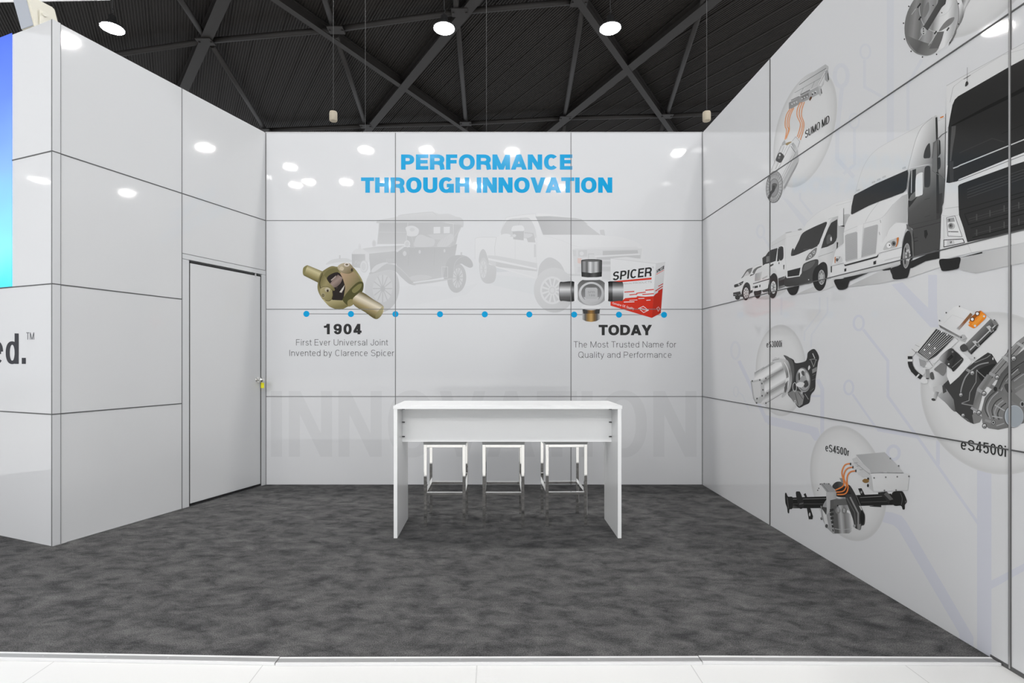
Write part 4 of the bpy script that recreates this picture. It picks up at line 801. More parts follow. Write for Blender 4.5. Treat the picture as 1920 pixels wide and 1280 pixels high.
# small car
p = Print(P_right, 'small_car_print', 'print of a small white family car, leftmost vehicle in the row', 'wall graphic', 0.0028)
p.part('ground_shade', SUV, [poly(190, [(330, 900), (560, 860), (720, 790), (640, 900), (420, 930)])])
p.part('body', SUV, [smo(212, [(192, 800), (215, 620), (225, 550), (290, 480), (385, 400), (430, 365), (520, 215), (650, 145), (760, 90), (890, 65), (900, 300), (700, 560), (690, 700), (590, 760), (400, 800), (300, 830)]), curve(190, 8, [(650, 140), (760, 85), (890, 62)])])
p.part('windscreen', SUV, [smo(190, [(400, 395), (430, 365), (520, 220), (650, 155), (600, 310), (480, 350)]), smo(78, [(380, 405), (425, 345), (510, 215), (570, 175), (655, 150), (640, 172), (540, 225), (470, 310), (425, 380)]), smo(120, [(520, 230), (640, 165), (615, 260), (570, 300), (560, 250)])])
p.part('side_window', SUV, [smo(105, [(655, 270), (690, 190), (780, 130), (885, 105), (830, 180), (750, 255), (700, 290)])])
p.part('side_mirror', SUV, [smo(66, [(592, 355), (610, 320), (692, 280), (690, 308), (640, 335)]), poly(214, [(625, 300), (690, 275), (670, 300), (630, 315)])])
p.part('headlamp', SUV, [smo(52, [(215, 610), (222, 558), (310, 530), (435, 470), (400, 550), (345, 585), (245, 622)]), ell(170, 330, 555, 24, 22), ell(140, 385, 530, 16, 18)])
p.part('bumper', SUV, [poly(56, [(190, 748), (360, 715), (380, 785), (440, 790), (420, 850), (380, 850), (300, 845), (190, 828)]), curve(175, 7, [(195, 795), (240, 795), (290, 815), (375, 790)]), poly(56, [(575, 710), (660, 680), (660, 740), (570, 780)])])
p.part('far_wheel', SUV, [ell(46, 295, 862, 60, 58)])
p.part('near_wheel', SUV, [smo(56, [(400, 800), (420, 640), (470, 530), (530, 500), (590, 560), (605, 700), (570, 800)]), ell(44, 492, 755, 84, 178), ell(204, 500, 755, 62, 132)] + spokes(72, 13, 500, 755, 58, 122, 9, .45) + [ell(120, 500, 755, 12, 26)])
# box truck
p = Print(P_right, 'box_truck_print', 'print of a small white box truck behind the family car', 'wall graphic', 0.0044)
p.part('ground_shade', SUV, [poly(grad((800, 850), (1400, 650), 178, 196), [(820, 870), (1060, 770), (1490, 610), (1440, 720), (1200, 870), (980, 910), (720, 905)])])
p.part('cargo_box', TRK, [poly(199, [(915, 370), (1200, 180), (1215, 185), (1215, 460), (1060, 470), (915, 520)]), poly(209, [(1210, 182), (1545, 108), (1560, 180), (1400, 480), (1330, 640), (1240, 900), (1205, 940), (1195, 440)]), line(176, 6, [(920, 440), (1210, 285)]), line(190, 5, [(1215, 190), (1545, 110)]), line(196, 5, [(1215, 265), (1530, 205)]), line(200, 8, [(1215, 190), (1215, 440)]), smo(140, [(1450, 110), (1500, 88), (1530, 95), (1525, 118), (1470, 125)]), smo(170, [(1210, 170), (1320, 145), (1320, 160), (1220, 182)])])
p.part('cab', TRK, [smo(212, [(570, 1190), (580, 1020), (640, 900), (740, 835), (800, 640), (870, 555), (1050, 468), (1190, 440), (1205, 700), (1210, 1010), (1070, 1070), (1000, 985), (900, 1060), (860, 1110), (700, 1160)]), line(180, 5, [(1195, 450), (1215, 900)]), smo(204, [(900, 900), (960, 870), (1010, 900), (1020, 960), (950, 985), (905, 1030)])])
p.part('windscreen', TRK, [poly(54, [(745, 832), (795, 650), (860, 558), (920, 515), (1047, 474), (1012, 737), (900, 776), (800, 800)]), poly(112, [(822, 650), (882, 636), (880, 748), (822, 768)]), line(80, 6, [(915, 520), (900, 775)])])
p.part('side_window', TRK, [poly(54, [(1055, 490), (1082, 475), (1082, 740), (1035, 745)]), smo(54, [(1086, 472), (1150, 452), (1166, 520), (1160, 690), (1086, 715)])])
p.part('side_mirror', TRK, [poly(60, [(742, 680), (775, 650), (800, 640), (785, 700), (752, 825)]), rect(70, 1070, 455, 1120, 480), rect(70, 1068, 760, 1085, 800)])
p.part('door_handle', TRK, [poly(60, [(1162, 818), (1186, 812), (1180, 905), (1166, 905)])])
p.part('hood_vent', TRK, [smo(66, [(880, 855), (905, 815), (962, 790), (962, 820), (905, 852)])])
p.part('grille', SUV, [poly(grad((720, 0), (880, 0), 150, 190), [(716, 290), (890, 240), (850, 452), (706, 482)]), line(206, 10, [(716, 290), (890, 240), (850, 452), (706, 482)], True)] + [line(140, 4, [(716 + 18 * i, 290), (709 + 16 * i, 475)]) for i in range(1, 8)])
p.part('headlamp', SUV, [poly(190, [(880, 400), (1020, 330), (1020, 370), (900, 440)]), line(120, 5, [(890, 420), (1010, 350)])])
p.part('bumper', SUV, [poly(60, [(668, 528), (1082, 402), (1080, 425), (668, 548)]), poly(212, [(668, 548), (1058, 432), (1042, 600), (1010, 660), (690, 715), (658, 640)]), poly(52, [(700, 592), (786, 575), (786, 628), (700, 645)]), poly(52, [(820, 562), (848, 555), (845, 612), (818, 620)]), rect(60, 668, 590, 684, 640)])
p.part('chassis', SUV, [poly(64, [(870, 700), (1010, 650), (1060, 600), (1060, 720), (920, 740)]), poly(grad((1280, 400), (1420, 640), 60, 130), [(1275, 405), (1425, 350), (1440, 610), (1280, 665)]), poly(54, [(1285, 470), (1420, 420), (1425, 560), (1290, 600)]), line(200, 22, [(1262, 400), (1268, 670)])])
p.part('far_wheel', SUV, [smo(46, [(690, 720), (780, 705), (868, 690), (850, 800), (820, 868), (765, 885), (712, 835)])])
p.part('near_wheel', SUV, [smo(50, [(1030, 760), (1060, 450), (1090, 350), (1160, 282), (1215, 305), (1252, 380), (1265, 500), (1250, 700), (1100, 800)]), ell(44, 1140, 660, 112, 225), ell(202, 1160, 622, 62, 152)] + spokes(90, 16, 1160, 622, 50, 120, 7, .5) + [ell(150, 1160, 622, 26, 60), ell(80, 1166, 622, 10, 24)])
# van
p = Print(P_right, 'panel_van_print', 'print of a white panel van with a dark bumper, third vehicle in the row', 'wall graphic', 0.0062)
p.part('ground_shade', VAN, [poly(grad((300, 1220), (700, 1060), 184, 202), [(200, 1235), (300, 1185), (590, 1060), (700, 1020), (690, 1120), (560, 1175), (420, 1200)])])
p.part('body', VAN, [smo(211, [(78, 1140), (88, 930), (125, 830), (160, 740), (230, 600), (290, 485), (340, 370), (460, 255), (600, 180), (690, 130), (880, 82), (900, 270), (810, 330), (795, 600), (680, 690), (650, 990), (590, 1025), (440, 1090), (250, 1120)]), curve(196, 4, [(340, 365), (470, 250), (600, 180), (690, 130), (880, 80)])])
p.part('body_side', VAN, [smo(grad((560, 700), (790, 560), 204, 172), [(600, 400), (640, 320), (720, 285), (860, 270), (800, 400), (790, 600), (690, 690), (650, 980), (590, 1020), (580, 870), (500, 850), (470, 790), (505, 690)]), line(185, 4, [(690, 165), (880, 110)]), curve(178, 5, [(600, 330), (640, 310), (860, 268)]), line(140, 5, [(480, 775), (660, 715)]), line(180, 4, [(710, 320), (700, 600), (650, 690)])])
p.part('windscreen', VAN, [smo(58, [(162, 760), (200, 670), (245, 580), (290, 492), (400, 430), (500, 385), (582, 360), (545, 470), (510, 560), (470, 640), (340, 700), (220, 752)]), line(90, 7, [(300, 690), (400, 680), (470, 645)])])
p.part('side_window', VAN, [poly(58, [(511, 676), (545, 560), (600, 430), (632, 368), (708, 324), (704, 540), (690, 585), (660, 620), (590, 655)]), smo(84, [(580, 620), (580, 540), (610, 505), (640, 530), (640, 590), (610, 615)]), ell(196, 632, 562, 10, 26)])
p.part('side_mirror', VAN, [smo(66, [(150, 755), (158, 700), (175, 673), (186, 700), (165, 765)])])
p.part('door_handle', VAN, [poly(54, [(700, 600), (718, 604), (712, 660), (697, 684)])])
p.part('headlamp', VAN, [smo(118, [(325, 822), (352, 755), (400, 705), (460, 665), (445, 745), (400, 792)]), ell(200, 380, 768, 16, 24, 20), ell(70, 380, 768, 7, 11), ell(190, 425, 722, 14, 20, 20), ell(80, 425, 722, 6, 9)])
p.part('bumper', VAN, [smo(grad((100, 1050), (460, 900), 64, 76), [(80, 1130), (82, 1000), (110, 1030), (262, 995), (285, 905), (320, 850), (465, 805), (476, 880), (440, 960), (420, 1080), (250, 1112)]), smo(96, [(300, 900), (330, 860), (440, 825), (400, 900), (300, 950)]), ell(200, 363, 1050, 6, 7)])
p.part('grille', VAN, [poly(210, [(98, 935), (275, 893), (258, 1010), (100, 1032)]), poly(48, [(108, 945), (266, 905), (248, 1000), (110, 1018)])])
p.part('near_wheel', VAN, [smo(50, [(430, 1050), (445, 960), (475, 880), (535, 838), (580, 868), (592, 960), (585, 1025), (560, 1040)]), ell(46, 493, 1030, 84, 155), ell(166, 518, 1022, 40, 90)] + spokes(90, 9, 518, 1022, 36, 82, 8, .6) + [ell(178, 518, 1022, 18, 42), ring(110, 4, 518, 1022, 30, 68)])
p.part('far_wheel', VAN, [smo(44, [(105, 1150), (180, 1128), (248, 1108), (236, 1180), (205, 1228), (150, 1234), (116, 1195)])])
# tractor truck
p = Print(P_right, 'tractor_truck_print', 'print of a white long-nose tractor truck with twin mesh grilles', 'wall graphic', 0.0082)
p.part('ground_shade', SEM, [poly(grad((400, 1150), (1500, 830), 176, 204), [(270, 1195), (740, 970), (900, 900), (1510, 800), (1520, 930), (1100, 1070), (700, 1150)])])
p.part('roof_fairing', SEM2, [smo(208, [(145, 1062), (165, 995), (235, 765), (310, 622), (400, 525), (530, 440), (900, 245), (1090, 122), (1140, 125), (1145, 500), (1075, 690), (820, 745), (600, 840), (300, 985)]), curve(190, 5, [(150, 1050), (165, 995), (235, 765), (310, 622), (400, 525), (530, 440), (900, 243), (1090, 120)])])
p.part('fairing_side', SEM2, [smo(grad((850, 500), (1145, 560), 212, 118), [(790, 757), (815, 640), (845, 540), (900, 370), (985, 210), (1085, 125), (1140, 128), (1148, 420), (1140, 760), (1075, 688), (835, 732)]), curve(140, 4, [(785, 757), (835, 560), (890, 370), (960, 235), (1080, 130)])])
cs = mp(SEM2, [(788, 757), (830, 738), (1075, 686), (1140, 770), (1235, 870), (1215, 1150)]) + mp(SEM, [(1545, 120), (1540, 470), (1520, 560), (1510, 690), (1160, 800), (1150, 420), (1090, 370), (1080, 200)])
p.part('cab_side', 'px', [poly(grad((1712, 310), (1745, 410), 176, 120, 82, 70), cs), ('T', SEM, line(58, 4, [(1100, 372), (1470, 290)])), ('T', SEM, line(50, 7, [(1155, 425), (1540, 325)])), ('T', SEM, poly(40, [(1305, 440), (1340, 432), (1356, 490), (1326, 555), (1308, 520)])), ('T', SEM, line(58, 5, [(1310, 262), (1385, 236)])), ('T', SEM, line(56, 5, [(1310, 30), (1380, 8)])), ('T', SEM, poly(60, [(1475, -40), (1548, -60), (1530, 270), (1470, 300)])), ('T', SEM, line(52, 7, [(1165, 545), (1220, 530)])), ('T', SEM, line(50, 9, [(1170, 590), (1225, 575)]))])
p.part('exhaust_stack', SEM2, [poly(52, [(1118, 130), (1140, 124), (1152, 380), (1156, 780), (1168, 1280), (1130, 1280), (1128, 500)])])
p.part('cab_rear', SEM2, [poly(grad((1150, 150), (1210, 820), 205, 110), [(1146, 170), (1240, 80), (1246, 130), (1232, 862), (1152, 785)]), line(90, 7, [(1240, 85), (1230, 870)]), poly((200, 120, 60), [(1174, 126), (1216, 108), (1216, 125), (1176, 142)]), line(165, 4, [(1150, 170), (1240, 128)])])
p.part('side_window', SEM2, [poly(55, [(790, 1102), (802, 900), (820, 765), (886, 745), (880, 1010), (826, 1060), (806, 1105)]), line(200, 8, [(834, 755), (828, 1035)])])
p.part('side_window', SEM2, [smo(62, [(986, 940), (986, 760), (1005, 716), (1045, 712), (1058, 740), (1057, 910), (1040, 962), (1000, 965)])])
p.part('side_window', SEM2, [smo(62, [(976, 612), (988, 530), (1020, 460), (1050, 440), (1058, 520), (1056, 605), (1020, 618)])])
p.part('side_mirror', SEM2, [poly(50, [(788, 1125), (830, 1130), (905, 1075), (850, 1150), (800, 1212)]), smo(216, [(878, 1060), (882, 860), (905, 808), (960, 788), (972, 830), (968, 1030), (940, 1064), (892, 1078)]), line(120, 4, [(965, 800), (968, 1040)])])
p.part('hood', SEM, [smo(212, [(330, 235), (345, 226), (580, 104), (715, 50), (870, 0), (1000, -60), (1085, -60), (1088, 150), (1080, 360), (1020, 560), (1008, 670), (990, 860), (500, 1010), (82, 1090), (76, 915), (95, 830), (130, 700), (228, 620), (240, 420), (290, 280)]), poly(grad((760, 300), (1090, 200), 208, 168), [(740, 270), (880, 100), (1010, -20), (1088, -50), (1088, 150), (1080, 340), (930, 332), (840, 420), (745, 620)]), curve(170, 4, [(520, 330), (580, 220), (700, 60)]), curve(186, 5, [(240, 455), (500, 350), (740, 270), (890, 90)]), curve(188, 5, [(800, 520), (840, 420), (930, 340), (1060, 345)]), line(120, 6, [(720, 300), (728, 340)]), line(120, 6, [(705, 460), (714, 500)])])
def meshpart(pts, hx0, hx1, y0, y1, slope):
    sh = [poly(176, pts)]; n = 26
    for i in range(n):
        y = y0 + (y1 - y0) * i / n
        sh.append(line(146, 4.2, [(hx0[0] + (hx1[0] - hx0[0]) * i / n, y), (hx0[1] + (hx1[1] - hx0[1]) * i / n, y + slope)]))
    return sh
p.part('grille_mesh', SEM, meshpart([(250, 512), (272, 490), (400, 455), (414, 472), (416, 820), (266, 860), (254, 838)], (252, 414), (262, 416), 512, 850, -44))
p.part('grille_mesh', SEM, meshpart([(506, 416), (520, 405), (678, 360), (692, 378), (660, 752), (470, 804)], (505, 690), (472, 662), 415, 795, -50))
p.part('grille_edge', SEM, [line(218, 12, [(240, 470), (245, 880)])])
p.part('grille_surround', SEM, [poly(216, [(418, 380), (498, 350), (466, 810), (418, 825)]), line(200, 4, [(498, 350), (466, 808)])])
p.part('windscreen', 'px', [poly(50, mp(SEM2, [(140, 1065), (155, 1052), (400, 925), (785, 757), (793, 800), (772, 985), (735, 1030), (455, 1133), (320, 1188)]) + mp(SEM, [(580, 105), (345, 228), (330, 218), (338, 120)]))])
for x, y in ((375, 903), (438, 873), (503, 840), (742, 732), (190, 1002)): p.part('marker_lamp', SEM2, [poly(172, [(x - 20, y + 16), (x - 14, y - 3), (x + 22, y - 16), (x + 16, y + 4)]), poly(196, [(x - 13, y + 9), (x - 9, y - 1), (x + 14, y - 9), (x + 10, y + 1)])])
p.part('side_mirror', VAN, [smo(214, [(720, 300), (730, 230), (755, 198), (783, 192), (785, 250), (778, 400), (735, 410), (720, 380)]), line(110, 5, [(785, 195), (782, 400)]), poly(56, [(730, 410), (780, 398), (800, 405), (790, 416)])])
p.part('bumper', SEM, [poly(50, [(238, 890), (255, 895), (675, 782), (700, 750), (690, 795), (672, 805), (250, 918)]), line(96, 4, [(700, 745), (1010, 665)]), line(96, 4, [(80, 912), (236, 876)]), poly(grad((80, 1070), (1000, 880), 198, 190), [(80, 1062), (1000, 850), (995, 892), (720, 965), (82, 1095)]), poly(48, [(243, 952), (269, 943), (269, 982), (243, 990)]), poly(48, [(631, 856), (668, 840), (665, 886), (631, 896)]), line(182, 5, [(780, 840), (1000, 785)]), rect(60, 62, 915, 76, 1000)])
p.part('headlamp', SEM, [smo(178, [(765, 700), (790, 630), (830, 585), (900, 555), (970, 534), (965, 600), (940, 655), (850, 682)]), ell(222, 838, 640, 30, 34), ell(70, 848, 636, 9, 11), ell(110, 903, 615, 30, 36), ell(50, 905, 615, 14, 18), smo((186, 112, 56), [(942, 546), (970, 534), (962, 600), (942, 652), (928, 658), (944, 600)])])
p.part('headlamp', SEM, [smo(196, [(118, 795), (190, 783), (218, 825), (210, 860), (118, 880)]), poly((186, 112, 60), [(115, 795), (128, 790), (125, 870), (114, 878)]), ell(92, 146, 832, 17, 22), line(60, 6, [(150, 850), (185, 790)])])
p.part('fender_arch', SEM, [poly(98, [(1070, 352), (1110, 378), (1150, 440), (1168, 600), (1172, 800), (1145, 805), (1142, 560), (1110, 440), (1080, 420)]), smo(46, [(1010, 720), (1030, 580), (1060, 480), (1100, 440), (1135, 500), (1145, 650), (1145, 830), (1000, 900)])])
p.part('near_wheel', SEM, [smo(42, [(862, 950), (995, 890), (1008, 760), (1040, 640), (1090, 620), (1125, 720), (1132, 880), (1100, 1035), (1062, 1075), (910, 1092), (880, 1035)]), ell(128, 1073, 778, 48, 170, 4)] + [ell(184, 1094 + 26 * math.cos(a), 770 + 66 * math.sin(a), 11, 15) for a in [i * math.tau / 9 for i in range(9)]] + [ell(60, 1060, 700, 10, 34), ell(60, 1056, 860, 10, 34), ell(96, 1094, 770, 14, 38), ring(180, 4, 1073, 778, 44, 160, 4)])
p.part('far_wheel', SEM, [smo(42, [(110, 1100), (215, 1085), (322, 1058), (302, 1140), (272, 1212), (175, 1232), (128, 1172)]), poly(44, [(230, 1072), (570, 1003), (320, 1112)])])
p.part('underside', SEM, [poly(42, [(745, 967), (865, 935), (872, 965), (768, 976)])])
p.part('underside', SEM, [poly(42, [(1132, 850), (1510, 690), (1512, 812), (1330, 850), (1150, 940), (1118, 945)])])
# cab-over truck
p = Print(P_right, 'cab_over_truck_print', 'print of a huge white flat-front truck cut by the right edge', 'wall graphic', 0.0106)
RX = 1990
p.part('ground_shade', 'px', [poly(grad((1800, 500), (1990, 470), 172, 204), mp(BIG2, [(340, 1190), (360, 1080), (600, 1010), (920, 930)]) + [(RX, 434), (RX, 478), (1898, 497), (1830, 512)])])
p.part('body', 'px', [poly(209, mp(BIG, [(215, 372), (400, 266)]) + [(1847, 121), (1920, 81), (RX, 42), (RX, 438)] + mp(BIG2, [(920, 926), (470, 1012), (165, 1086), (135, 1080), (140, 940), (150, 600), (168, 545), (185, 400), (195, 240)]) + mp(BIG, [(212, 1200)])), line(180, 1.2, mp(BIG, [(215, 372), (400, 266)]) + [(1847, 121), (1920, 81), (RX, 42)]), line(192, 1.2, mp(BIG, [(310, 370), (400, 300), (860, 20)]) + [(1920, 92), (RX, 52)]), ('T', BIG, line(160, 5, [(258, 560), (290, 400), (310, 368)])), ('T', BIG2, line(150, 4, [(190, 530), (340, 508)])), ('T', BIG2, curve(180, 4, [(160, 600), (220, 612), (330, 600), (345, 560)])), ('T', BIG2, line(170, 4, [(178, 620), (180, 940)])), ('T', BIG2, line(176, 3, [(440, 920), (480, 1005)]))])
p.part('windscreen', 'px', [poly(46, mp(BIG, [(232, 1280), (240, 835), (260, 720), (285, 590), (312, 528), (350, 490), (650, 318), (950, 145)]) + [(1920, 111), (RX, 72), (RX, 259), (1897, 295.5)] + mp(BIG2, [(345, 207), (325, 232), (235, 251), (205, 245)])), poly(33, mp(BIG, [(285, 832), (260, 830), (700, 590), (950, 465)]) + [(1920, 163), (RX, 126), (RX, 133), (1920, 172)]), ('T', BIG, smo(grad((290, 0), (345, 0), 60, 96, 48), [(300, 690), (310, 590), (340, 560), (330, 660)])), ('T', BIG, line(58, 9, [(365, 1138), (740, 972), (880, 1012)])), ('T', BIG, line(38, 8, [(850, 920), (1097, 815)])), ('T', BIG2, poly(62, [(240, 20), (285, 10), (285, 240), (245, 250)]))])
p.part('pillar_highlight', BIG, [poly(grad((265, 0), (325, 0), 214, 196, 80), [(276, 834), (326, 826), (318, 920), (290, 1080), (272, 1228), (254, 1236)]), poly(150, [(232, 840), (240, 838), (232, 1280), (222, 1280)])])
p.part('chrome_strip', 'px', [line(190, 2.0, mp(BIG2, [(280, 90), (330, 72)]) + [(1800.7, 310), (1920, 262), (RX, 233.5)]), line(64, .9, mp(BIG2, [(330, 225), (350, 222)]) + [(1898, 299.5), (RX, 264)])])
p.part('grille', 'px', [poly(grad((1800, 330), (1830, 450), 42, 50), mp(BIG2, [(334, 285), (345, 268), (400, 246), (920, 58)]) + [(1920, 303), (RX, 277), (RX, 412), (1920, 430)] + mp(BIG2, [(920, 790), (436, 896), (390, 730), (345, 600), (340, 520)]))] + [('T', BIG2, line(74, 5, [(435, 320 + 31 * i), (1400, -20 + 31 * i)])) for i in range(4)] + [('T', BIG2, line(34, 10, [(400, 592), (1400, 290)])), ('T', BIG2, line(34, 9, [(345, 545), (1400, 250)])), ('T', BIG2, line(70, 5, [(450, 642), (1400, 375)])), ('T', BIG2, line(64, 5, [(450, 668), (1400, 402)])), ('T', BIG2, line(33, 9, [(440, 706), (1400, 448)])), ('T', BIG2, line(33, 9, [(470, 742), (1400, 492)])), ('T', BIG2, line(70, 5, [(510, 806), (1400, 578)])), ('T', BIG2, line(33, 10, [(490, 845), (1400, 610)])), ('T', BIG2, line(34, 9, [(410, 600), (450, 705)]))] + [('T', BIG2, line(72, 14, [(x, y - 34), (x, y + 36)])) for x, y in ((538, 622), (683, 580), (838, 527), (998, 492), (538, 790), (683, 754), (838, 705), (998, 672))])
p.part('headlamp', BIG2, [poly(216, [(208, 630), (300, 608), (380, 834), (225, 828)]), line(82, 5, [(208, 630), (300, 608), (380, 834), (225, 828)], True), poly(150, [(216, 640), (290, 625), (300, 670), (220, 680)]), rect(90, 232, 640, 248, 668), ell(176, 262, 720, 40, 36), ell(120, 256, 716, 24, 28), ell(66, 254, 714, 10, 13), line(120, 12, [(228, 780), (338, 782)]), line(210, 4, [(250, 780), (252, 792)])])
p.part('fog_lamp', BIG2, [poly(212, [(180, 872), (388, 860), (405, 900), (180, 948)]), line(40, 8, [(180, 872), (388, 860), (405, 900), (180, 948)], True), poly(190, [(215, 880), (290, 875), (300, 915), (215, 932)]), ell(90, 256, 894, 12, 12), ell(190, 252, 890, 5, 5)])
p.part('side_mirror', SEM2, [poly(112, [(1090, 430), (1142, 398), (1142, 785), (1078, 762)]), poly(54, [(1158, 388), (1178, 410), (1184, 560), (1155, 600)]), smo(54, [(1150, 625), (1178, 615), (1180, 720), (1150, 748)]), line(92, 9, [(1082, 620), (1105, 440), (1140, 395), (1200, 335), (1262, 300)]), line(100, 9, [(1080, 765), (1150, 810), (1235, 868)])])
p.part('roof_antenna', BIG, [line(96, 4, [(458, 160), (455, 320)]), line(74, 5, [(415, 296), (495, 248)]), smo(62, [(432, 375), (440, 330), (458, 318), (470, 345), (452, 372)])])
p.part('near_wheel', BIG2, [smo(40, [(133, 1086), (240, 1076), (356, 1060), (350, 1145), (326, 1186), (180, 1210), (146, 1180)]), poly(44, [(360, 1062), (600, 1000), (600, 1016), (370, 1062)])])
# ---------------------------------------------------------------- right wall: engine parts
SU1, SU2, DSC, E3, E4, E4B, E5 = (1420, 110, 9.144), (1420, 240, 8.531), (1680, 0, 8), (1390, 600, 6.7375), (1690, 560, 8), (1690, 680, 6.096), (1460, 800, 5.819)
OR = (206, 132, 84)
p = Print(P_right, 'tall_motor_print', 'print of a silver motor hung by orange cables from a flat grey box', 'wall graphic', 0.0034)
p.part('inverter_box', SU1, [poly(grad((640, 640), (1200, 130), 204, 172), [(570, 705), (600, 640), (720, 440), (770, 350), (1170, 95), (1222, 135), (1222, 190), (1190, 185), (1052, 458), (740, 612)]), line(88, 8, [(720, 445), (1180, 165)]), line(120, 6, [(640, 585), (1090, 330)]), line(120, 6, [(1195, 185), (1055, 455)]), line(226, 6, [(1186, 180), (1046, 450)]), line(130, 6, [(985, 385), (930, 510)]), line(130, 6, [(795, 495), (742, 605)]), line(90, 10, [(580, 715), (720, 645)]), poly(176, [(1170, 110), (1222, 135), (1222, 185), (1180, 160)])])
p.part('mounting_foot', SU1, [poly(150, [(1165, 210), (1215, 190), (1234, 360), (1205, 402), (1160, 360)]), poly(70, [(1205, 260), (1216, 230), (1232, 360), (1215, 370)]), poly(178, [(1050, 460), (1100, 470), (1150, 350), (1140, 440), (1098, 500), (1112, 600), (1082, 642), (1045, 600)]), poly(66, [(1090, 520), (1100, 510), (1114, 595), (1098, 600)])])
p.part('connector_face', SU1, [poly(grad((560, 800), (1060, 540), 138, 162), [(543, 755), (740, 640), (1045, 468), (1068, 600), (900, 690), (780, 745), (600, 850), (543, 862)]), poly(116, [(740, 610), (905, 525), (905, 545), (742, 632)]), poly(120, [(755, 650), (880, 585), (885, 650), (765, 715)])] + [ell(198, x, y, 12, 13) for x, y in ((597, 778), (635, 757), (677, 742), (770, 684), (812, 664), (856, 648))] + [ell(205, 952, 590, 14, 16), ell(40, 946, 608, 10, 14), ell(205, 1002, 566, 14, 16), ell(40, 994, 584, 10, 14), poly((92, 66, 52), [(890, 700), (910, 655), (940, 645), (935, 680), (905, 725)])])
for pts in ([mp(SU1, [(565, 860), (505, 960), (480, 1080), (482, 1165), (503, 1230)]) + mp(SU2, [(445, 185)])], [mp(SU1, [(600, 850), (540, 960), (515, 1080), (517, 1165), (538, 1215)]) + mp(SU2, [(455, 175)])], [mp(SU1, [(630, 840), (575, 950), (545, 1080), (550, 1180), (545, 1240)]) + mp(SU2, [(464, 165)])],
            [mp(SU1, [(740, 750), (690, 860), (685, 980), (740, 1110), (722, 1230)]) + mp(SU2, [(640, 140)])], [mp(SU1, [(775, 745), (730, 860), (725, 980), (775, 1110), (758, 1230)]) + mp(SU2, [(660, 165)])], [mp(SU1, [(810, 740), (770, 860), (760, 980), (800, 1100), (788, 1230)]) + mp(SU2, [(690, 190)])]):
    p.part('orange_cable', 'px', [curve(OR, 1.75, pts[0]), curve((232, 184, 146), .5, pts[0])])
p.part('motor_case', SU2, [smo(grad((300, 480), (560, 640), 196, 214, 206, 172), [(440, 185), (390, 285), (300, 500), (225, 670), (205, 740), (300, 800), (390, 860), (425, 985), (530, 790), (652, 560), (655, 420), (640, 330), (548, 215), (500, 215), (458, 268)]), line(110, 5, [(385, 285), (228, 670)]), line(130, 5, [(432, 290), (290, 660)]), line(112, 5, [(535, 255), (318, 690)]), line(150, 5, [(500, 240), (300, 650)]), line(116, 5, [(625, 380), (385, 860)]), line(150, 5, [(560, 440), (370, 830)]), poly(150, [(640, 545), (652, 560), (445, 965), (420, 950)]), poly(172, [(600, 500), (645, 465), (425, 900), (402, 858)]), poly(grad((545, 240), (640, 390), 150, 196), [(545, 250), (585, 228), (648, 330), (608, 395)]), line(90, 8, [(540, 290), (608, 390)])])
p.part('cable_gland', SU2, [poly(206, [(560, 210), (615, 138), (682, 215), (648, 312)]), line(140, 5, [(560, 210), (615, 138), (682, 215), (648, 312)]), smo((150, 132, 96), [(445, 255), (500, 225), (555, 218), (520, 250), (480, 275)]), poly(168, [(400, 240), (440, 185), (460, 260), (390, 285)])])
p.part('sensor', SU2, [smo(70, [(300, 515), (325, 430), (368, 388), (432, 445), (400, 520), (370, 555), (330, 540)]), ell(196, 362, 430, 14, 17), ell(110, 350, 475, 20, 22)])
p.part('gear_disc', SU2, [ell(152, 275, 940, 132, 256, 5), ring(110, 9, 275, 940, 130, 252, 5), ell(172, 272, 950, 104, 200, 5), ell(142, 268, 955, 84, 160, 5), ring(104, 6, 268, 955, 74, 140, 5), ring(190, 4, 272, 948, 116, 226, 5)] + [line(104, 6, [(272 + 84 * math.cos(a), 948 + 162 * math.sin(a)), (274 + 128 * math.cos(a), 944 + 248 * math.sin(a))]) for a in [i * math.tau / 26 for i in range(26)]])
p.part('drive_shaft', SU2, [smo(88, [(240, 900), (280, 880), (320, 900), (300, 960), (260, 1010), (235, 980)]), smo(64, [(175, 1110), (205, 1030), (240, 980), (255, 920), (285, 930), (280, 1000), (235, 1060), (205, 1132)])])
p = Print(P_right, 'round_disc_print', 'print of a round brushed metal disc with a dark shaft, cut by the top edge', 'wall graphic', 0.0034)
p.part('cylinder', DSC, [poly(grad((880, 0), (1110, 0), 206, 216, 120), [(860, 0), (1118, 0), (1045, 120), (1012, 260), (985, 330), (930, 420), (850, 560)]), poly(grad((985, 60), (1110, 60), 110, 190, 120), [(985, 0), (1116, 0), (1040, 120), (1014, 250), (1018, 110)]), curve(110, 10, [(880, -60), (930, 60), (944, 180), (930, 330), (880, 480)])])
p.part('disc', DSC, [ell(grad((170, 520), (900, 90), 108, 132, 104, 150, 126, 200, 208, 160), 534, 310, 545, 383, -69.6)])
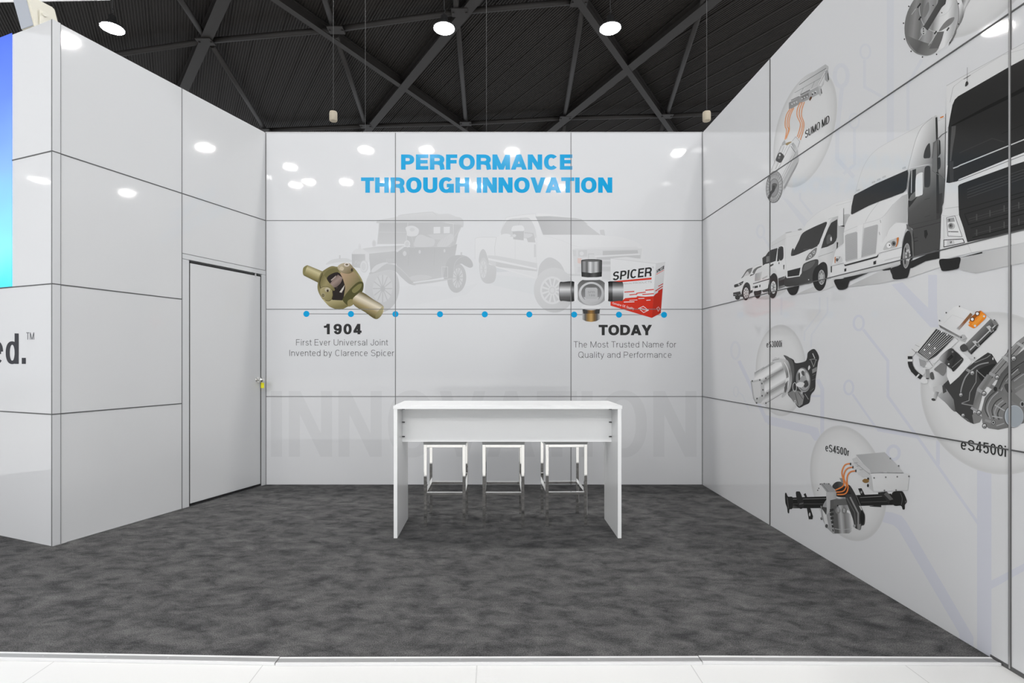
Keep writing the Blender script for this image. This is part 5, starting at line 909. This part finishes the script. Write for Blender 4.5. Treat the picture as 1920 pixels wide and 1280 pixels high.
p.part('disc_shading', DSC, [smo(grad((200, 600), (520, 780), 108, 88, 116), [(165, 540), (300, 590), (480, 650), (640, 690), (600, 780), (500, 822), (420, 826), (320, 785), (220, 680)]), smo(112, [(640, 472), (720, 350), (800, 280), (880, 262), (830, 360), (700, 450)]), poly(92, [(500, 732), (560, 600), (620, 480), (725, 470), (690, 600), (640, 722)]), smo(116, [(420, 250), (440, 100), (490, 30), (500, 140), (450, 240)]), poly(92, [(800, 640), (870, 520), (920, 390), (905, 500), (850, 610), (790, 690)]), curve(204, 5, [(350, 60), (360, 200), (420, 370), (560, 470), (680, 465), (800, 420)]), curve(170, 3, [(600, 235), (680, 240), (780, 180), (850, 60), (860, 0)])] + [line(50, 22, q_) for q_ in ([(378, 250), (345, 302)], [(798, 412), (765, 462)], [(612, 465), (578, 512)], [(372, 50), (325, 118)])] + [line(196, 5, q_) for q_ in ([(615, 500), (490, 680)], [(400, 520), (345, 600)], [(300, 130), (235, 220)], [(760, 470), (690, 600)])])
p.part('shaft', DSC, [poly(grad((480, 120), (640, 220), 84, 66), [(640, -10), (760, -10), (745, 60), (690, 112), (480, 455), (405, 412), (500, 260), (590, 110), (625, 50)])])
p.part('shaft_end', DSC, [ell(168, 416, 467, 42, 58), ell(36, 414, 433, 9, 10), ell(36, 416, 467, 9, 10), ell(36, 416, 503, 9, 10), ell(40, 560, 82, 8, 9), ell(40, 691, 190, 8, 9)])
for x, y in ((195, 95), (116, 348), (130, 587), (230, 770), (400, 855), (612, 815), (813, 640), (942, 360), (942, 55)): p.part('bolt', DSC, [ell(50, x, y, 10, 12)])
p = Print(P_right, 'compact_motor_print', 'print of a small silver motor with a black gear case in the left bubble', 'wall graphic', 0.0034)
p.part('gear_case', E3, [smo(50, [(600, 480), (660, 500), (690, 542), (800, 522), (830, 480), (845, 405), (925, 365), (982, 460), (968, 540), (955, 640), (940, 745), (932, 870), (880, 945), (862, 1040), (800, 1075), (730, 1106), (680, 1050), (630, 990), (588, 920), (640, 800), (630, 600)]), poly(grad((600, 920), (780, 1080), 118, 134), [(590, 925), (660, 880), (760, 905), (795, 960), (775, 1060), (732, 1092), (660, 1035)]), line(60, 6, [(680, 920), (720, 1070)]), line(60, 6, [(720, 910), (780, 1000)]), poly(126, [(895, 622), (958, 588), (956, 642), (898, 672)]), line(132, 8, [(860, 500), (920, 490), (955, 505)]), line(132, 8, [(880, 505), (916, 592)]), line(132, 8, [(945, 500), (915, 590)]), line(186, 10, [(902, 420), (930, 482)]), line(90, 6, [(900, 700), (940, 680)]), line(90, 6, [(890, 760), (940, 740)]), line(100, 6, [(870, 900), (920, 860)]), ell(170, 765, 915, 14, 20), smo(196, [(845, 600), (860, 570), (872, 600), (850, 632)]), ring(190, 7, 676, 845, 24, 56), ell(190, 680, 1030, 12, 20), ell(60, 680, 1030, 5, 9), line(140, 8, [(805, 930), (850, 1000)])])
p.part('bearing_gear', E3, [ell(150, 785, 755, 90, 155, -6), ring(96, 8, 790, 750, 82, 140, -6), smo(208, [(725, 640), (770, 612), (800, 640), (770, 700), (735, 730)]), smo(70, [(720, 690), (740, 660), (745, 740), (725, 760)]), smo(60, [(790, 780), (830, 760), (850, 820), (800, 850)]), smo(210, [(690, 820), (740, 780), (800, 800), (760, 850)]), smo(80, [(760, 650), (790, 640), (800, 700), (770, 690)]), smo(190, [(820, 660), (855, 700), (850, 770), (820, 720)])])
p.part('mounting_flange', E3, [smo(84, [(535, 442), (600, 465), (650, 520), (672, 640), (650, 800), (605, 915), (590, 900), (630, 760), (612, 600), (570, 500)]), smo(grad((500, 500), (640, 900), 200, 116, 190), [(490, 560), (500, 490), (545, 490), (600, 530), (640, 700), (620, 860), (545, 965), (510, 965), (560, 830), (568, 700), (530, 600)]), curve(224, 9, [(545, 530), (590, 620), (605, 740), (585, 860)]), smo(90, [(545, 840), (575, 780), (585, 850), (555, 920)]), poly(214, [(545, 750), (600, 720), (600, 760), (550, 790)])])
p.part('motor_case', E3, [poly(grad((330, 560), (420, 1010), 150, 214, 226, 132, 206, 222, 140, 208, 176), [(165, 770), (168, 660), (250, 625), (400, 520), (480, 470), (530, 600), (566, 700), (555, 830), (510, 930), (300, 1062), (195, 1052)])] + [line(112, 5, q_) for q_ in ([(300, 742), (330, 715), (510, 628)], [(325, 925), (390, 880), (550, 790)], [(310, 1050), (370, 1015), (525, 920)], [(190, 655), (290, 590)], [(250, 630), (420, 540)])] + [poly(190, [(390, 500), (430, 470), (540, 490), (520, 530), (410, 535)]), line(90, 5, [(395, 510), (480, 490)]), ell(80, 312, 735, 8, 12), ell(80, 330, 920, 8, 12), ell(80, 312, 1048, 8, 12)])
p.part('end_cap', E3, [poly(178, [(122, 770), (240, 742), (270, 760), (292, 830), (298, 960), (250, 1048), (190, 1052), (155, 990)]), poly(198, [(140, 790), (235, 770), (250, 860), (245, 960), (180, 1000), (165, 960)])] + [ell(78, x, y, 9, 12) for x, y in ((140, 768), (235, 755), (262, 800), (275, 880), (265, 955), (200, 990), (195, 1045))] + [line(96, 4, [(122, 770), (155, 990), (190, 1052)])])
p = Print(P_right, 'large_gearbox_print', 'print of a large grey motor and gearbox with an orange connector by the right edge', 'wall graphic', 0.0034)
p.part('bell_housing', E4B, [smo(grad((320, 300), (640, 480), 206, 150, 96), [(210, -20), (300, 200), (330, 280), (400, 365), (500, 450), (625, 560), (700, 400), (620, 200), (480, 60), (350, 20)]), poly(186, [(365, 275), (460, 250), (470, 330), (430, 365), (370, 320)]), poly(70, [(470, 260), (500, 250), (520, 330), (480, 350)])])
p.part('drain_pipe', E4B, [poly(grad((350, 0), (425, 0), 214, 170, 110), [(345, 412), (392, 325), (432, 335), (395, 435)]), ell(70, 369, 420, 24, 15, 15)])
p.part('gear_case', E4, [poly(grad((900, 1000), (1400, 1200), 66, 52), [(960, 1060), (1130, 920), (1300, 805), (1362, 830), (1440, 960), (1460, 1000), (1240, 1290), (1180, 1500), (1120, 1660), (1000, 1580), (880, 1500), (800, 1400), (730, 1310)]), ('T', E4B, poly(62, [(480, 250), (620, 120), (760, 60), (900, 60), (880, 300), (822, 500), (830, 700), (760, 670), (690, 615), (620, 550), (600, 420)])), ('T', E4B, curve(142, 14, [(1000, -4), (870, 32), (745, 150), (692, 280), (678, 372)])), ('T', E4B, line(150, 9, [(862, 80), (972, 182)])), ('T', E4B, line(140, 8, [(862, 90), (855, 220), (785, 340), (776, 430), (690, 462)])), ('T', E4B, line(132, 12, [(690, 465), (830, 492)])), smo(40, [(1150, 1080), (1300, 1000), (1420, 990), (1250, 1220), (1180, 1200)]), line(140, 10, [(1130, 1070), (1280, 1200)]), line(124, 12, [(1100, 960), (1290, 880), (1340, 840)]), ell(200, 1378, 898, 10, 20), poly(72, [(1570, 840), (1610, 740), (1680, 710), (1720, 740), (1640, 840)]), ('T', E4B, poly(120, [(812, 600), (840, 560), (930, 620), (900, 680), (830, 700)])), ('T', E4B, poly(96, [(690, 610), (760, 640), (800, 690), (720, 640)]))])
p.part('output_case', E4B, [poly(grad((950, 300), (1300, 760), 86, 122, 104), [(1180, 30), (1400, -150), (1560, -200), (1560, 600), (1400, 690), (1250, 735), (1110, 765), (1000, 748), (930, 690), (915, 560), (955, 400), (1080, 250)])] + [curve(c_, 12, q_) for c_, q_ in ((58, [(1120, 300), (1190, 160), (1320, 40), (1450, -40)]), (150, [(1140, 320), (1215, 190), (1340, 70), (1450, 0)]), (60, [(1180, 330), (1260, 200), (1380, 110), (1450, 70)]), (148, [(1290, 210), (1400, 130), (1450, 110)]), (58, [(1250, 130), (1330, 60), (1430, 0)]), (70, [(1000, 620), (960, 520), (1000, 400), (1100, 310)]), (150, [(1020, 640), (985, 520), (1030, 410), (1110, 330)]), (66, [(1060, 640), (1040, 540), (1080, 450), (1150, 400)]), (152, [(1090, 640), (1070, 560), (1110, 480), (1170, 430)]), (60, [(1120, 650), (1105, 580), (1140, 510), (1200, 460)]), (130, [(1300, 300), (1450, 210)]))] + [line(158, 14, [(1070, 480), (1190, 550)]), line(158, 14, [(1040, 610), (1160, 630)]), line(150, 12, [(1090, 720), (1180, 690)]), smo(112, [(1160, 250), (1225, 212), (1310, 320), (1400, 430), (1360, 490), (1250, 420), (1180, 350)]), smo(70, [(1180, 260), (1225, 240), (1270, 330), (1220, 340)]), ell(150, 1385, 470, 26, 34), ell(50, 1387, 472, 15, 22), poly(134, [(1300, 350), (1420, 270), (1520, 240), (1520, 340), (1400, 440)]), smo(84, [(1340, 60), (1420, -10), (1480, 0), (1480, 90), (1380, 120)])])
p.part('output_cover', E4B, [ell(88, 1285, 610, 112, 132), ell((176, 182, 188), 1293, 610, 108, 127), ell((150, 157, 164), 1297, 612, 100, 120)])
p.part('case_flange', E4, [poly(grad((1300, 1000), (1420, 1100), 150, 112, 132), [(1240, 1300), (1322, 1105), (1500, 900), (1735, 645), (1900, 520), (1900, 640), (1700, 890), (1440, 1190), (1330, 1330)]), ('T', E4B, poly(grad((850, 300), (960, 380), 148, 110, 130), [(870, 290), (985, 130), (1060, 150), (940, 330), (882, 545), (818, 500)])), line(66, 12, [(1360, 1190), (1700, 800), (1840, 650)]), line(168, 8, [(1330, 1130), (1740, 660)])])
for q_, c_, w_ in (([(1010, 118), (1092, 158)], 150, 34), ([(872, 300), (945, 345)], 150, 36), ([(745, 75), (815, 112)], 140, 30), ([(800, 510), (890, 565)], 150, 30)): p.part('flange_boss', E4B, [line(c_, w_, q_)])
p.part('flange_boss', E4B, [line(140, 30, [(960, 655), (1055, 682)]), ell(70, 1055, 682, 24, 28), ell(170, 1055, 682, 18, 22), ell(60, 1055, 682, 10, 13)])
p.part('flange_boss', E4B, [line(120, 46, [(1020, 265), (1070, 290)]), ell(50, 1078, 298, 22, 26)])
p.part('flange_boss', E4, [poly(168, [(1505, 875), (1545, 850), (1650, 900), (1610, 960)])]); p.part('flange_boss', E4, [poly(168, [(1725, 675), (1760, 645), (1850, 700), (1830, 740)])])
for x, y, r_ in ((815, 115, 26), (1100, 165, 26), (950, 350, 26), (890, 570, 26), (685, 365, 23), (710, 600, 22), (955, 720, 26), (1290, -50, 30)):
    p.part('bolt', E4B, [ell(70, x, y, r_ * 1.05, r_ * 1.15), poly(150, ell_pts(x, y, r_ * .85, r_ * .95, 12, 6)), poly(204, [(x - r_ * .6, y - r_ * .55), (x + r_ * .5, y - r_ * .7), (x + r_ * .35, y - r_ * .1), (x - r_ * .7, y + r_ * .05)]), poly(110, ell_pts(x + r_ * .15, y + r_ * .4, r_ * .45, r_ * .35, 0, 8))])
p.part('base_plate', E4, [poly(grad((900, 640), (1300, 260), 214, 208), [(860, 480), (1085, 200), (1290, 258), (1345, 308), (1000, 672), (930, 660), (990, 590)]), poly(213, [(690, 1005), (640, 1000), (625, 985), (655, 970), (690, 1000), (745, 1070), (800, 1090), (940, 925), (930, 890), (840, 790), (850, 745), (900, 780), (1030, 900), (1062, 955), (870, 1170), (740, 1285), (690, 1160)]), ell(150, 648, 985, 14, 14), line(150, 4, [(1062, 955), (870, 1170), (740, 1285)]), poly(196, [(850, 750), (990, 800), (1130, 880), (1100, 920), (1020, 890)]), ell(70, 1104, 886, 9, 12)])
p.part('cooling_rail', E4, [poly(grad((1040, 560), (1160, 680), 128, 70), [(975, 672), (1345, 300), (1465, 390), (1425, 470), (1055, 832), (1010, 790)]), line(186, 16, [(1035, 770), (1440, 375)]), line(40, 20, [(1050, 825), (1430, 452)]), poly(120, [(1345, 300), (1390, 345), (1410, 310), (1465, 390), (1400, 400)]), poly(182, [(1280, 420), (1330, 398), (1400, 480), (1355, 505)]), poly(96, [(1340, 440), (1365, 430), (1390, 480), (1355, 500)]), poly(182, [(1070, 640), (1120, 625), (1190, 700), (1150, 722)]), poly(96, [(1125, 670), (1150, 655), (1175, 700), (1145, 715)]), ell(50, 1400, 318, 9, 9)])
p.part('cover_box', E4, [poly(grad((600, 400), (1000, 200), 206, 217), [(568, 385), (680, 230), (800, 120), (850, 105), (905, 128), (1085, 195), (830, 450)]), poly(grad((600, 420), (880, 570), 104, 138), [(570, 388), (600, 400), (900, 555), (892, 592), (590, 432)]), poly(210, [(830, 448), (960, 510), (890, 560), (600, 402), (570, 385)]), line(190, 4, [(640, 370), (770, 240), (960, 310)]), poly(grad((850, 470), (1050, 220), 170, (140, 92, 58), (126, 96, 70)), [(850, 440), (1045, 208), (1078, 240), (880, 468)]), poly(170, [(885, 572), (955, 535), (1000, 592), (965, 655), (892, 620)]), ell(60, 905, 578, 11, 13), line(120, 5, [(925, 620), (985, 590)])] + [ell(70, x, y, 9, 11) for x, y in ((880, 114), (680, 208), (580, 326))])
p.part('heat_sink', E4, [poly(62, [(240, 795), (525, 448), (800, 572), (540, 850), (402, 922)])] + [line(196, 7, [(262 + 15.5 * i, 790 + 13 * i), (528 + 29 * i, 452 + 13.5 * i)]) for i in range(1, 10)] + [poly(208, [(180, 735), (495, 428), (532, 448), (248, 800)]), poly(210, [(450, 932), (820, 590), (862, 632), (500, 975)]), poly(170, [(820, 590), (800, 575), (855, 600), (862, 632)]), poly(176, [(225, 830), (250, 800), (420, 925), (380, 940)])] + [ell(224, x, y, 12, 13) for x, y in ((427, 690), (357, 766), (511, 743), (438, 815), (612, 495), (695, 540))])
p.part('hose_elbow', E4, [smo(206, [(92, 850), (110, 815), (180, 760), (240, 660), (290, 690), (235, 790), (175, 860), (120, 872)]), line(120, 6, [(165, 750), (225, 805)]), line(130, 5, [(215, 690), (280, 720)])])
p.part('coolant_hose', E4, [line(44, 68, [(138, 860), (138, 960), (150, 1010), (185, 1075), (245, 1135), (310, 1180)]), line(214, 34, [(100, 922), (178, 922)]), line(150, 5, [(100, 940), (178, 940)]), line(214, 22, [(232, 1180), (275, 1130)]), smo(210, [(290, 1230), (340, 1170), (400, 1210), (395, 1270), (320, 1262)])])
p.part('pipe_fitting', E4, [poly(206, [(358, 1012), (450, 928), (505, 990), (435, 1052)]), line(90, 7, [(425, 930), (480, 1010)]), poly(150, [(270, 890), (380, 950), (350, 1030), (290, 1000)]), poly(206, [(265, 1100), (300, 1060), (370, 1110), (330, 1150)]), poly(grad((375, 0), (428, 0), 120, 214, 150), [(372, 1055), (428, 1055), (428, 1195), (376, 1195)]), ell(60, 401, 1196, 25, 9), smo(84, [(440, 1120), (480, 1100), (500, 1200), (450, 1200)])])
p.part('control_module', E4, [smo(grad((580, 900), (900, 1000), 170, 74, 46, 60), [(580, 885), (740, 742), (825, 790), (900, 860), (938, 925), (800, 1086), (755, 1050), (640, 960)]), poly(34, [(690, 905), (762, 830), (792, 872), (722, 932)]), line(120, 10, [(770, 1030), (920, 900)]), ell(196, 720, 978, 12, 12), ell(120, 778, 795, 14, 14), smo(72, [(888, 725), (920, 688), (968, 680), (1010, 755), (945, 795), (905, 775)]), smo(120, [(560, 1000), (620, 960), (690, 1010), (640, 1150), (560, 1100), (500, 1060)])])
p.part('orange_connector', E4, [smo((222, 130, 38), [(1010, 388), (1040, 320), (1060, 270), (1180, 182), (1225, 196), (1285, 268), (1200, 365), (1112, 438), (1062, 430)]), smo((150, 84, 30), [(1035, 310), (1060, 268), (1180, 184), (1195, 210), (1120, 290), (1060, 335)]), smo((236, 150, 56), [(1065, 385), (1120, 330), (1225, 230), (1240, 270), (1120, 400)]), ell((92, 54, 26), 1150, 222, 36, 36), ell(228, 1150, 222, 22, 22), ell((92, 54, 26), 1075, 306, 36, 34), ell(228, 1075, 306, 22, 22), ell(206, 1252, 262, 16, 16), ell(206, 1116, 406, 18, 18), ell(206, 1022, 376, 11, 13)])
p = Print(P_right, 'axle_motor_print', 'print of a black axle with silver motor and flat box, low on the wall', 'wall graphic', 0.0034)
p.part('left_axle_tube', E5, [poly(grad((0, 765), (0, 885), 40, 92, 46, 38), [(145, 770), (520, 758), (560, 885), (145, 888)]), line(128, 5, [(150, 790), (520, 780)]), line(90, 4, [(150, 840), (520, 840)])])
p.part('axle_flange', E5, [smo(46, [(70, 730), (85, 722), (105, 760), (155, 770), (152, 885), (120, 900), (115, 940), (100, 935), (92, 880), (74, 825)]), line(110, 4, [(95, 770), (108, 890)])])
p.part('axle_bracket', E5, [smo(50, [(188, 725), (215, 704), (240, 720), (276, 830), (268, 882), (226, 882)]), poly(88, [(225, 835), (272, 825), (270, 840), (226, 850)])]); p.part('axle_bracket', E5, [poly(46, [(308, 885), (346, 880), (376, 975), (370, 1008), (330, 1008)]), ell(200, 340, 955, 8, 20)]); p.part('axle_bracket', E5, [poly(50, [(273, 735), (295, 722), (312, 765), (290, 768)])])
p.part('right_axle_tube', E5, [poly(grad((0, 735), (0, 860), 42, 96, 46, 36), [(820, 745), (1230, 728), (1280, 850), (880, 862)]), line(130, 5, [(890, 770), (1220, 752)]), line(90, 4, [(900, 822), (1230, 812)])])
p.part('axle_flange', E5, [smo(42, [(1240, 720), (1330, 700), (1365, 720), (1402, 810), (1380, 850), (1378, 895), (1355, 900), (1335, 860), (1255, 852)]), curve(96, 5, [(1330, 720), (1350, 780), (1340, 850)]), ell(90, 1388, 815, 7, 12)])
p.part('axle_bracket', E5, [poly(50, [(1085, 715), (1182, 704), (1252, 790), (1240, 852), (1204, 852), (1160, 770), (1090, 742)]), poly(92, [(1150, 735), (1182, 704), (1252, 790), (1215, 800)]), poly(38, [(1215, 805), (1250, 795), (1240, 850), (1205, 852)])]); p.part('axle_bracket', E5, [poly(48, [(868, 672), (906, 668), (942, 742), (898, 745)]), ell(140, 905, 712, 10, 14)]); p.part('axle_bracket', E5, [poly(48, [(990, 862), (1120, 850), (1122, 876), (1000, 868)])])
p.part('rear_motor', E5, [smo(grad((590, 0), (720, 0), 60, 96, 66), [(588, 655), (605, 618), (640, 598), (690, 602), (720, 640), (690, 680), (640, 695)]), poly(132, [(664, 556), (700, 560), (712, 600), (690, 612)]), smo(48, [(620, 690), (760, 640), (800, 700), (780, 760), (640, 760)])])
p.part('motor_drum', E5, [poly(grad((560, 0), (808, 0), 90, 176, 120, 150, 214, 206, 128), [(565, 780), (750, 770), (800, 900), (806, 1060), (798, 1140), (770, 1162), (610, 1162), (560, 1100)]), poly(grad((0, 785), (0, 860), 96, (184, 146, 106), 150), [(600, 790), (740, 785), (765, 850), (600, 860)]), line(90, 5, [(610, 960), (610, 1160)]), curve(170, 6, [(612, 1110), (700, 1120), (802, 1108)])])
p.part('drum_port', E5, [ell(120, 648, 912, 28, 36), poly(150, [(640, 880), (668, 890), (664, 930), (640, 925)]), ell(44, 646, 860, 8, 9)]); p.part('drum_port', E5, [ell(116, 718, 915, 28, 34), poly(158, [(706, 888), (730, 895), (724, 935), (704, 928)]), poly(214, [(750, 905), (795, 930), (785, 950), (745, 930)])])
p.part('motor_cage', E5, [smo(150, [(518, 800), (560, 800), (562, 900), (580, 1000), (610, 1162), (540, 1112), (505, 1060), (480, 1000), (470, 900)]), smo(202, [(480, 900), (510, 890), (530, 1000), (545, 1090), (505, 1050)]), poly(70, [(440, 880), (475, 870), (530, 880), (520, 960), (480, 900)])] + [poly(58, [(552 + i * 7, 900 + 42 * i), (600, 890 + 46 * i), (604, 912 + 46 * i), (556 + i * 7, 930 + 42 * i)]) for i in range(6)] + [ell(80, 525, 1080, 16, 20), ell(96, 470, 1000, 12, 16), line(150, 8, [(465, 860), (475, 1000)])])
p.part('motor_bracket', E5, [poly(150, [(450, 616), (555, 614), (632, 710), (528, 712)]), line(110, 4, [(470, 618), (545, 705)]), poly(grad((528, 0), (632, 0), 170, 130), [(528, 712), (632, 710), (632, 785), (565, 800), (560, 900), (535, 900)]), poly(178, [(520, 712), (560, 712), (560, 920), (530, 960)])] + [ell(80, x, y, 6, 7) for x, y in ((456, 626), (500, 618), (550, 622), (440, 670), (428, 692))])
p.part('gear_case', E5, [smo(64, [(730, 765), (790, 735), (830, 750), (900, 905), (942, 950), (940, 1060), (905, 1080), (895, 1122), (860, 1115), (830, 1090), (810, 1000)]), line(136, 16, [(782, 765), (870, 940), (872, 1112)]), line(90, 12, [(745, 775), (830, 930), (845, 1080)]), ell(40, 915, 985, 24, 80), curve(110, 6, [(850, 750), (905, 880), (940, 950)]), ell(150, 828, 1080, 14, 16), poly(130, [(860, 1060), (900, 1060), (895, 1122), (862, 1118)]), line(150, 6, [(780, 640), (830, 740)]), smo(60, [(760, 640), (790, 650), (850, 760), (810, 760)])])
for q_ in ([(790, 400), (735, 410), (705, 450), (693, 510), (714, 600), (700, 650), (620, 690)], [(815, 440), (760, 450), (725, 490), (714, 560), (740, 640), (708, 700), (630, 712)], [(845, 480), (790, 490), (755, 530), (748, 600), (760, 670), (728, 730), (640, 738)]): p.part('orange_cable', E5, [curve((196, 108, 50), 15, q_), curve((226, 150, 96), 4, q_)])
p.part('inverter_box', E5, [poly(192, [(842, 308), (850, 330), (960, 480), (965, 560), (1025, 700), (1040, 705), (1020, 540)]), poly(grad((1020, 500), (1420, 700), 212, 198), [(1015, 505), (1432, 512), (1412, 692), (1040, 706)]), poly(grad((860, 300), (1360, 500), 164, 182), [(845, 305), (1160, 276), (1366, 496), (1190, 505), (1180, 488), (1008, 500)]), line(120, 5, [(1010, 508), (1185, 500), (1366, 504)]), line(216, 4, [(845, 308), (1008, 502)]), poly(186, [(960, 570), (1015, 530), (1040, 706), (975, 650)])] + [ell(112, x, y, 9, 10) for x, y in ((1045, 557), (1172, 549), (1298, 544), (1158, 694), (1285, 690), (1425, 540), (1222, 345), (1313, 425))] + [ell(40, 980, 570, 11, 18), ell(40, 978, 640, 11, 18), smo((128, 100, 60), [(916, 590), (940, 566), (985, 575), (985, 602), (945, 612)])])
p.part('cable_connector', E5, [poly(190, [(805, 350), (850, 330), (1000, 470), (1000, 540), (930, 550), (870, 520)]), line(120, 4, [(850, 400), (1000, 520)])] + [sh for x, y in ((806, 405), (832, 440), (864, 480)) for sh in (ell(198, x + 8, y, 22, 17), ell(60, x - 18, y, 8, 15), line(140, 6, [(x + 20, y - 10), (x + 60, y - 16)]))])
